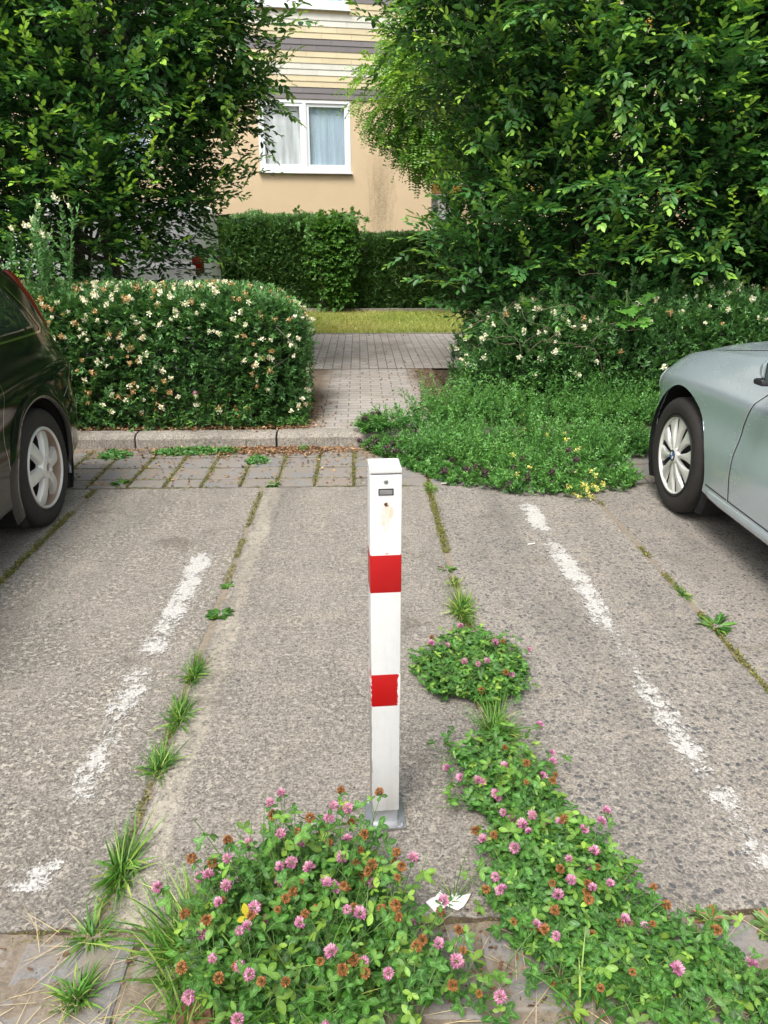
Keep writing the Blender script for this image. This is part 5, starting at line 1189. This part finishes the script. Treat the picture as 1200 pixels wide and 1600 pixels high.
def clover(base, stems, label, name='red_clover', leafsize=.026, pink=.5, dense=3, flow=.5, hmin=.07):
    """stems: list of (x,y,height,leanx,leany) local to base"""
    root = empty(name, base, label=label, cat='clover plant'); n = len(stems); S = np.array(stems)
    P0 = S[:, :2]; hgt = S[:, 2]; t = np.linspace(0, 1, 7)
    Cv = np.zeros((n, 7, 3)); Cv[..., 0] = P0[:, None, 0] + S[:, 3:4] * t[None] ** 1.4 + .008 * np.sin(t * 5)[None] * rs.normal(size=(n, 1)); Cv[..., 1] = P0[:, None, 1] + S[:, 4:5] * t[None] ** 1.4 + .008 * np.sin(t * 4)[None] * rs.normal(size=(n, 1)); Cv[..., 2] = hgt[:, None] * t[None] ** .85
    T = Tubes(); T.add(Cv, .0015, .0009); L = Leaves(CLOVER)
    Dn = nz(Cv[:, -1] - Cv[:, -2])
    for k in range(dense):
        i = 1 + (k * 5) // max(1, dense - 1) if dense > 1 else 4; i = min(i, 5); c = Cv[:, i]; a = rs.rand(n) * 2 * PI + k * 2.4; pl_ = (.018 + .035 * rs.rand(n)) * (1.25 - .12 * i)
        o = np.stack([np.cos(a), np.sin(a), .45 + .5 * rs.rand(n)], -1); o = nz(o); e = c + o * pl_[:, None]; T.add(np.stack([c, c + o * pl_[:, None] * .5 + np.array([0, 0, .003]), e], 1), .0009, .0007)
        hd = np.stack([np.cos(a), np.sin(a), -.10 + .3 * rs.rand(n)], -1); up = nz(np.array([0, -.12, 1.]) + .33 * rvec(n)); sd_ = np.cross(up, nz(hd)); ti = .14 + .38 * rs.rand(n) + .25 * (i > 4) + .5 * (rs.rand(n) < .09)
        sz = leafsize * (.5 + .8 * rs.rand(n)) * (1.05 - .06 * i)
        L.add(e, hd, up, sz, ti); L.add(e, sd_ + .25 * nz(hd), up + .15 * rvec(n), sz, ti); L.add(e, -sd_ + .25 * nz(hd), up + .15 * rvec(n), sz, ti)
    fl = np.where((rs.rand(n) < flow) & (hgt > hmin))[0][:96]
    # bracts below each head
    if len(fl):
        c = Cv[fl, -1]; m = len(fl)
        for q in range(3): a = rs.rand(m) * .6 + q * 2.1; L.add(c - np.array([0, 0, .001]), np.stack([np.cos(a), np.sin(a), -.1 + 0 * a], -1), np.array([0, 0, 1.]) + .2 * rvec(m), .018, .35)
        for i in fl:
            isp = rnd.random() < pink; me = (PK if isp else BR)[rnd.randrange(4)]; o = link(bpy.data.objects.new('flower_head' if isp else 'seed_head', me), root); o.location = Cv[i, -1]; o.rotation_mode = 'QUATERNION'; o.rotation_quaternion = quat_up(Dn[i] + rs.normal(size=3) * .25, rnd.random() * 6)
            s = rnd.uniform(.65, 1.05); o.scale = (s, s, s * rnd.uniform(.95, 1.25))
    L.build('leaves', M['clover'], root); T.build('stems', M['stemred'] if False else M['stem'], root)
    return root
def blob(n, ells, hfun, lean=.06, seed=0):
    r = random.Random(seed); out = []
    tot = sum(e[2] * e[3] for e in ells)
    for x, y, rx, ry in ells:
        for _ in range(int(n * rx * ry / tot)):
            a = r.random() * 2 * PI; q = math.sqrt(r.random()); px, py = x + rx * q * math.cos(a), y + ry * q * math.sin(a); h = hfun(q) * r.uniform(.35, 1.2); k = lean * r.uniform(.2, 1.2) * (.4 + q)
            out.append((px, py, h, math.cos(a) * k + r.gauss(0, .02), math.sin(a) * k + r.gauss(0, .02)))
    return out
clover((-.10, 1.12, -.01), blob(300, [(-.02, .02, .17, .13), (.0, .16, .13, .08), (-.13, .0, .10, .10), (.10, -.04, .13, .10)], lambda q: .22 - .04 * q, .08, 1) + blob(46, [(-.05, .13, .15, .06)], lambda q: .29, .07, 31), 'large clover clump with pink and brown heads in front of the bollard', pink=.40, dense=5, flow=.42, hmin=.13, leafsize=.029)
clover((.46, 1.30, -.01), blob(350, [(.0, .0, .14, .17), (-.03, .30, .06, .16), (.07, -.16, .14, .10), (.0, .14, .08, .12)], lambda q: .12 - .05 * q, .06, 2), 'spreading clover clump with pink heads on the right joint in front', pink=.45, dense=5, flow=.28, hmin=.065, leafsize=.028)
clover((.37, 1.70, -.01), [(.0 + random.Random(i).gauss(0, .03), random.Random(i + 9).gauss(0, .08), .05 + .04 * random.Random(i + 3).random(), random.Random(i + 5).uniform(-.17, .17), random.Random(i + 7).uniform(-.06, .08)) for i in range(70)], 'sparse straggling clover right of the bollard foot', pink=.8, dense=5, flow=.16, hmin=.05)
clover((.375, 2.25, -.01), blob(300, [(.04, .02, .12, .19), (-.08, .0, .07, .12)], lambda q: .10 - .035 * q, .05, 4), 'round clover plant in the right joint halfway to the weeds', pink=.85, dense=5, flow=.08, hmin=.05, leafsize=.025)
clover((.68, 1.06, -.01), blob(80, [(-.03, .0, .14, .12), (.06, -.04, .14, .08)], lambda q: .09 - .03 * q, .05, 5), 'low clover patch at the bottom right corner', pink=.9, dense=5, flow=.05, hmin=.05)
clover((.22, 1.12, -.01), blob(14, [(0, -.04, .10, .05)], lambda q: .13 - .03 * q, .07, 6), 'thin clover stems over bare setts at the bottom centre', pink=.5, dense=3, flow=.5, hmin=.05)
clover((-.02, 1.36, -.01), [(random.Random(i).uniform(-.22, .02), random.Random(i + 50).uniform(-.12, .0), random.Random(i + 9).uniform(.10, .27), random.Random(i + 5).uniform(-.07, .09), random.Random(i + 7).uniform(-.05, .07)) for i in range(15)], 'tall loose clover stems leaning on the foot of the bollard', pink=.35, dense=4, flow=.8, hmin=.1, leafsize=.024)
# a yellow three-leaflet clover leaf
L = Leaves(CLOVER); L.add(np.array([[0, 0, 0.]] * 3), np.array([[.9, -.2, .35], [-.2, .3, 1.], [-.8, -.5, .1]]), np.array([[0, -.5, 1.], [0, -1, .2], [.2, -.6, 1.]]), np.array([.028, .03, .022]), .8)
tag(L.build('yellow_leaf', M['yellowleaf'], None, (-.245, 1.13, .165)), 'bright yellow withered clover leaf in the left clump', 'leaf')

# small rosettes and weeds
def rosette(x, y, n, size, label, mat, wd=.5, nm='rosette_weed', z=-.004, red=False, lift=.35):
    root = empty(nm, (x, y, z), label=label, cat='weed'); a = rs.rand(n) * 2 * PI; L = Leaves(CLOVER if not red else LEAF6W); P = np.stack([np.cos(a), np.sin(a), 0 * a], -1) * size * .06
    L.add(P, np.stack([np.cos(a), np.sin(a), lift * rs.rand(n)], -1), np.array([0, 0, 1.]) + .3 * rvec(n), size * (.5 + .6 * rs.rand(n)), (.2 + .5 * rs.rand(n)) if not red else np.where(rs.rand(n) < .16, 1., .2 + .4 * rs.rand(n)), size * wd * (.5 + .6 * rs.rand(n)))
    L.build('leaves', mat, root); return root
rosette(1.42, 2.57, 34, .085, 'flat rosette weed in the joint beside the silver car', M['clover'], .5)
rosette(-.595, 2.73, 60, .06, 'low green weed at the left joint, nearer of two', M['clover'], .7)
rosette(-.607, 3.0, 22, .035, 'tiny green weed at the left joint, farther of two', M['clover'], .7)
rosette(-.55, 4.42, 34, .06, 'dark leafed weed where the left joint meets the setts', M['clover'], .5)
rosette(.40, 3.14, 26, .05, 'reddish weed in the right joint', M['rosette'], .5, red=True)
rosette(.93, 1.20, 90, .052, 'red and green rosette weed at the right edge', M['rosette'], .6, red=True)
rosette(.80, 1.235, 60, .042, 'smaller red and green rosette weed beside the low clover', M['rosette'], .6, red=True)
rosette(1.02, 1.08, 70, .050, 'red and green rosette weed at the bottom right corner', M['rosette'], .6, red=True)
rosette(-1.52, 4.47, 30, .07, 'green weed by the joint near the black car wheel', M['clover'], .6)
def mat_weed(x, y, rx, ry, n, label, h=.04):
    root = empty('creeping_weed', (x, y, -.006), label=label, cat='weed'); L = Leaves(LEAF6W); a = rs.rand(n) * 2 * PI; q = np.sqrt(rs.rand(n)); P = np.stack([rx * q * np.cos(a), ry * q * np.sin(a), h * rs.rand(n) * (1 - q * .6)], -1); L.add(P, rvec(n) * np.array([1, 1, .4]) + np.array([0, 0, .3]), np.array([0, 0, 1.]) + .4 * rvec(n), .018 + .014 * rs.rand(n), .2 + .5 * rs.rand(n)); L.build('leaves', M['weed'], root)
mat_weed(-1.20, 5.16, .30, .075, 900, 'creeping green weed along the kerb foot, largest patch', .05)
mat_weed(-.72, 4.93, .08, .09, 220, 'small creeping weed on the setts left of centre')
mat_weed(-1.75, 5.1, .12, .10, 350, 'creeping weed on the setts beside the black car')
mat_weed(-.95, 5.20, .07, .05, 120, 'little creeping weed at the kerb foot right of the largest patch')
mat_weed(-.42, 5.22, .05, .03, 70, 'tiny weed at the kerb foot nearest the path')

# sprawling weeds on the right, before the hedge
def weed_patch():
    root = empty('vetch_patch', (1.2, 4.95, 0), label='sprawling green vetch and lucerne weeds spilling over the kerb onto the slabs', cat='weeds'); off = np.array([-1.2, -4.95, 0]); L = Leaves(LEAF4); T = Tubes()
    def lo(x): return np.interp(x, [-.05, .1, .3, .6, .9, 1.3, 1.6, 1.72, 1.8, 6], [5.34, 5.12, 4.72, 4.34, 4.18, 4.14, 4.22, 4.32, 4.92, 4.92])
    n = 4300; x = rs.uniform(.03, 3.6, n) ** 1.; y0 = lo(x); yt = np.interp(x, [-.1, .3, .6, .8, 1., 4], [5.36, 5.50, 5.75, 5.85, 5.80, 5.75]); v = rs.rand(n); y = y0 + (yt - y0) * v; keep = (x < 1.9) | (rs.rand(n) < .6); x, y, v = x[keep], y[keep], v[keep]; n = len(x)
    z = np.where(y > 5.29, GZ, 0.); P = np.stack([x, y, z], -1) + off; edge = np.clip((y - lo(x)) / .35, 0, 1)
    hgt = (.08 + .12 * edge + .15 * v * np.clip(x - .2, .0, 1) + .02 * np.sin(x * 9 + y * 7)) * (.45 + .65 * rs.rand(n)) * np.interp(x, [-.05, .5], [.6, 1.]) * (1 + .55 * lump(P, 4.5, 3.))
    kk = (lump(P, 5.5, 8.) > -.42) | (rs.rand(n) < .25); P, hgt, x, y, v, edge = P[kk], hgt[kk], x[kk], y[kk], v[kk], edge[kk]; n = len(P)
    D = nz(np.stack([.45 * rs.normal(size=n), -.38 + .38 * rs.normal(size=n), np.ones(n)], -1))
    tn = .30 + .5 * rs.rand(n) + .25 * lump(P, 3., 1.) + .10 * np.sin(x * 6) * np.sin(y * 8)
    sprigs(L, P + D * (hgt * .25)[:, None], D, hgt * 1.05, 11, .030, tn, tn + .3, T, .0011, .45, .85, .5, True, .05)
    sprigs(L, P + D * (hgt * .65)[:, None], nz(D + .7 * rvec(n)), hgt * .5, 6, .027, tn, tn + .3, None, .001, .4, .9, .5, True, .1)
    q = rs.choice(n, 420); L2 = Leaves(LEAF6W); sprigs(L2, P[q], D[q], hgt[q] * 1.25, 8, .034, .05 + .25 * rs.rand(420), .6, T, .0014, .4, .9, .45, True, .1); L2.build('broad_leaves', M['privet'], root)
    L.build('foliage', M['weed'], root); T.build('stems', M['stem'], root)
    # dark seed heads near the front left
    me_ = []
    for i in range(3):
        Q = Leaves(LEAF4); k = 34; Q.add(rvec(k) * .006, rvec(k), rvec(k), .011, rs.rand(k), np.full(k, .02)); t, F, uv = Q.tm; me = rawmesh('seed_head', np.concatenate(Q.V), (np.arange(Q.n)[:, None, None] * 4 + F[None]).reshape(-1, 3), False, np.concatenate(Q.A)); me.materials.append(M['purple']); me_.append(me)
    tips = P + D * (hgt * 1.28)[:, None]; cand = np.where((edge < .75) & (x < 1.5))[0]; rs.shuffle(cand)
    for i in cand[:46]: o = link(bpy.data.objects.new('seed_head', me_[i % 3]), root); o.location = tips[i] + np.array([0, -.01, 0]); o.scale = (rnd.uniform(1.1, 1.9),) * 3
weed_patch()
def yellow_plant(x, y, n, h, label, seed):
    root = empty('yellow_flower', (x, y, 0), label=label, cat='flower', group='yellow flowers in the weeds'); r = random.Random(seed); st_ = MB(); Lv = Leaves(LEAF4); pts = []
    for i in range(n):
        a = r.uniform(0, 6.28); l = r.uniform(.4, 1.) * h; tx, ty, tz = l * .7 * math.cos(a), l * .6 * math.sin(a) - .05, max(.02, l * r.uniform(.25, 1.)); st_.tube([(0, 0, 0), (tx * .4, ty * .4, tz * .7), (tx, ty, tz)], [.0015, .0012, .0009], 4); pts.append((tx, ty, tz))
        for k in range(7): t = .15 + .12 * k; Lv.add(np.array([[tx * t, ty * t, tz * t ** .7]]), rvec(1), np.array([[0, 0, 1.]]) + .4 * rvec(1), .022, .4)
    st_.build('stem', M['stem'], root); Lv.build('leaves', M['weed'], root)
    for p in pts:
        Q = Leaves(LEAF4); k = 22; Q.add(rvec(k) * .007 + np.array(p), rvec(k) + np.array([0, -.3, .5]), rvec(k), .013, rs.rand(k), np.full(k, .024)); Q.build('blossom', M['yellow'], root)
yellow_plant(1.33, 4.13, 16, .17, 'pale yellow flowers hanging onto the slab beside the right joint', 1); yellow_plant(1.10, 4.42, 6, .36, 'yellow flower sprig standing in the middle of the weeds', 2); yellow_plant(1.16, 5.0, 5, .42, 'yellow flower sprig farthest back in the weeds', 3)
# red-tipped clover growing at the foot of the left hedge
clover((-1.25, 5.46, GZ - .01), blob(46, [(0, 0, .42, .04)], lambda q: .26, .10, 12), 'leggy clover with brown heads at the foot of the left hedge', pink=.05, dense=5, flow=.7, hmin=.1, leafsize=.026)
clover((-.55, 5.50, GZ - .01), blob(30, [(0, .03, .10, .06)], lambda q: .08, .05, 13), 'low clover at the hedge corner by the path', pink=.5, dense=4, flow=.0)
rosette(.62, 6.1, 60, .16, 'weed tuft with brown leaves at the corner of the right hedge by the path', M['clover'], .35, z=GZ, lift=1.6)

# ground cover nobody could count
def stuff_leaves(name, P, size, tint, mat, tm=LEAF4, flat=.3, label=None):
    L = Leaves(tm); n = len(P); L.add(P, rvec(n) * np.array([1, 1, flat]), np.array([0, 0, 1.]) + .35 * rvec(n), size, tint); o = L.build(name, mat); o['kind'] = 'stuff'; return o
n = 60000; x = rs.uniform(-4.5, 5.5, n); y = rs.uniform(11.0, 14.12, n); P = np.stack([x, y, np.full(n, GZ + .008)], -1)
b = Blades(); tn = .25 + .35 * lump(P, 1.5, 2.) + .5 * rs.rand(n); b.add(P, rvec(n) * .35 + np.array([0, 0, 1.]), .05 + .05 * rs.rand(n), .009, .3, tn, 3); o = b.build('grass', M['lawnblade']); o['kind'] = 'stuff'
# moss and seedlings in the joints
pts = []
for jx, dn, y0, y1, wdt in ((-1.645, .9, 2.0, 4.42, .013), (-.615, .40, 3.3, 4.4, .010), (-.615, .25, 1.3, 3.3, .008), (.42, 1.0, 2.9, 4.42, .013), (.42, .8, 1.3, 2.9, .02), (1.405, .55, 1.3, 4.05, .009), (2.43, .4, 2., 4.4, .01), (-2.68, .5, 2., 4.4, .012)):
    m = int(dn * 2600 * (y1 - y0)); yy = rs.uniform(y0, y1, m); k = (np.sin(yy * 7 + jx * 3) + np.sin(yy * 17 + jx) + 1.3 * np.sin(yy * 2.9 + jx * 5)) > (-.9 if dn > .6 else .1); m = k.sum(); pts.append(np.stack([jx + rs.normal(size=m) * wdt, yy[k], -.006 + .010 * rs.rand(m)], -1))
for yj in (4.39, 4.555, 4.80, 5.04, 5.28): m = 2200; xx = rs.uniform(-2.6, .5, m); k = np.sin(xx * 6 + yj * 9) + np.sin(xx * 15 + yj) > -.2; m = k.sum(); pts.append(np.stack([xx[k], yj + rs.normal(size=m) * .010, -.010 + .010 * rs.rand(m)], -1))
q_ = random.Random(99); xj = -5.; xl = []
while xj < .6: xj += .236 * q_.uniform(.94, 1.06); xl.append(xj)
for xj in [x for x in xl if x > -2.9]:
    m = 900; pts.append(np.stack([xj + .09 * (rs.rand(m) - .5) ** 3 + rs.normal(size=m) * .012 + .0 * m, rs.uniform(4.42, 5.25, m), -.008 + .012 * rs.rand(m)], -1))
P = np.concatenate(pts); stuff_leaves('moss', P, .009 + .006 * rs.rand(len(P)), rs.rand(len(P)), M['moss'], flat=.8)
m = 2600; xx = np.concatenate([rs.uniform(-1.1, 1.1, m // 2), rs.normal(size=m // 2) * .05 + .42]); yy = np.concatenate([rs.normal(size=m // 2) * .012 + 1.235, rs.uniform(1.0, 2.9, m // 2)]); stuff_leaves('moss', np.stack([xx, yy, -.008 + .010 * rs.rand(m)], -1), .008, rs.rand(m), M['moss'], flat=.8)
# leaf litter
def litter(n, xf, yf, zf, size=.022):
    return np.stack([xf, yf, zf], -1)
Q = []
m = 1900; x = -.75 + .42 * rs.normal(size=m); y = 5.27 - np.abs(rs.normal(size=m)) * .10; Q.append(np.stack([x, y, .004 + .010 * rs.rand(m)], -1)[(x < .4)])
m = 500; x = rs.uniform(-2.3, .1, m); y = rs.uniform(4.4, 5.25, m); Q.append(np.stack([x, y, np.full(m, .003)], -1))
m = 1300; x = -.50 + .10 * rs.normal(size=m); y = rs.uniform(5.45, 6.7, m); Q.append(np.stack([x, y, GZ + .004 + .006 * rs.rand(m)], -1))
m = 900; x = .70 + .09 * rs.normal(size=m); y = rs.uniform(5.45, 8.0, m); Q.append(np.stack([x, y, GZ + .006 + .006 * rs.rand(m)], -1))
m = 1500; x = rs.uniform(-3.2, -.4, m); y = rs.normal(size=m) * .03 + 5.47; Q.append(np.stack([x, y, GZ + .004 + .01 * rs.rand(m)], -1))
m = 260; x = rs.uniform(-.55, .8, m); y = rs.uniform(5.45, 10.9, m); Q.append(np.stack([x, y, np.full(m, GZ + .016)], -1))
P = np.concatenate(Q); stuff_leaves('leaf_litter', P, .014 + .016 * rs.rand(len(P)), rs.rand(len(P)), M['litter'], LEAF6W)
m = 600; x = np.concatenate([.22 + .14 * rs.normal(size=m // 3), .42 + .04 * rs.normal(size=m // 3), rs.uniform(-.8, 1.1, m // 3)]); y = np.concatenate([1.16 + .06 * rs.normal(size=m // 3), rs.uniform(1.6, 2.1, m // 3), rs.uniform(.95, 1.22, m // 3)])
stuff_leaves('leaf_litter', np.stack([x, y, np.full(len(x), .004)], -1), .005 + .014 * rs.rand(len(x)) ** 2, .5 * rs.rand(len(x)), M['litter'], LEAF6, flat=.8)
b = Blades(); m = 200; x = np.concatenate([rs.uniform(-.75, -.3, m // 2), rs.uniform(.1, .9, m // 2)]); y = rs.uniform(.98, 1.25, m); b.add(np.stack([x, y, np.full(m, .006)], -1), rvec(m) * np.array([1, 1, .1]), .05 + .07 * rs.rand(m), .0013, .3, 1.3); o = b.build('dry_straw', plain('straw', (.50, .40, .22), .8)); o['kind'] = 'stuff'

# ================================================================== SCRAPS
def scrap(name, x, y, pts, label, cat, mat, h=.012, z=.004, seed=0, rz=0):
    r = random.Random(seed); n = len(pts); c = (sum(p[0] for p in pts) / n, sum(p[1] for p in pts) / n); V = [(c[0], c[1], h * .8)]; F = []; rings = 4
    for k in range(1, rings + 1):
        for i in range(n): t = k / rings; V.append((c[0] + (pts[i][0] - c[0]) * t, c[1] + (pts[i][1] - c[1]) * t, max(0, h * abs(math.sin(i * 2.1 + k * 1.7 + seed)) * (1.1 - .5 * t) + r.gauss(0, h * .12))))
    for i in range(n): F.append((0, 1 + i, 1 + (i + 1) % n))
    for k in range(rings - 1):
        for i in range(n): a = 1 + k * n; F.append((a + i, a + n + i, a + n + (i + 1) % n, a + (i + 1) % n))
    m = MB(); m.add(V, F); o = m.build(name, mat); o.location = (x, y, z); o.rotation_euler = (0, 0, rz); sl_ = o.modifiers.new('s', 'SOLIDIFY'); sl_.thickness = .0006; return tag(o, label, cat)
scrap('paper_scrap', .195, 1.292, [(-.055, .0), (-.035, -.028), (-.02, -.030), (-.008, -.014), (.018, -.022), (.034, -.012), (.05, .008), (.055, .02), (.03, .018), (.018, .026), (.004, .012), (-.01, .016), (-.016, .03), (-.03, .016), (-.042, .014)], 'torn white paper lying on the slab edge', 'paper', M['paper'], .014, .002, 1)
scrap('paper_scrap', .103, 1.232, [(-.012, 0), (0, -.01), (.012, -.004), (.010, .008), (-.004, .010)], 'small crumpled white scrap by the clover, left of the torn paper', 'paper', M['paper'], .012, .0, 2)
scrap('dead_leaf', -.335, 1.02, [(-.075, -.05), (-.02, -.055), (.04, -.03), (.075, .0), (.085, .03), (.04, .045), (.02, .035), (.0, .07), (-.025, .035), (-.055, .02)], 'large curled brown dead leaf at the bottom edge', 'leaf', M['deadleaf'], .03, .012, 3, .3)
scrap('dead_leaf', .56, 1.17, [(-.02, -.01), (.01, -.015), (.03, 0), (.015, .014), (-.01, .014)], 'small brown dead leaf among the right clover', 'leaf', M['deadleaf'], .012, .065, 4)
scrap('plastic_scrap', 1.73, 4.50, [(-.05, -.01), (0, -.018), (.04, -.01), (.055, .01), (.01, .018), (-.04, .012)], 'crumpled white plastic scrap between weeds and silver car', 'litter', M['stainedpaper'], .02, .002, 5)
scrap('plastic_scrap', .545, 4.40, [(-.045, .006), (-.03, -.008), (.03, -.012), (.04, .0), (.0, .012)], 'flat pale scrap beside the weeds', 'litter', M['stainedpaper'], .008, .002, 6)
scrap('chewing_gum', .86, 3.42, [(-.02, -.008), (.02, .004), (.022, .012), (-.015, .0)], 'thin white sliver beside the right paint line', 'litter', M['paper'], .003, .002, 7)
print('tris', sum(len(o.data.polygons) for o in bpy.data.objects if o.type == 'MESH'), 'objs', len(bpy.data.objects))
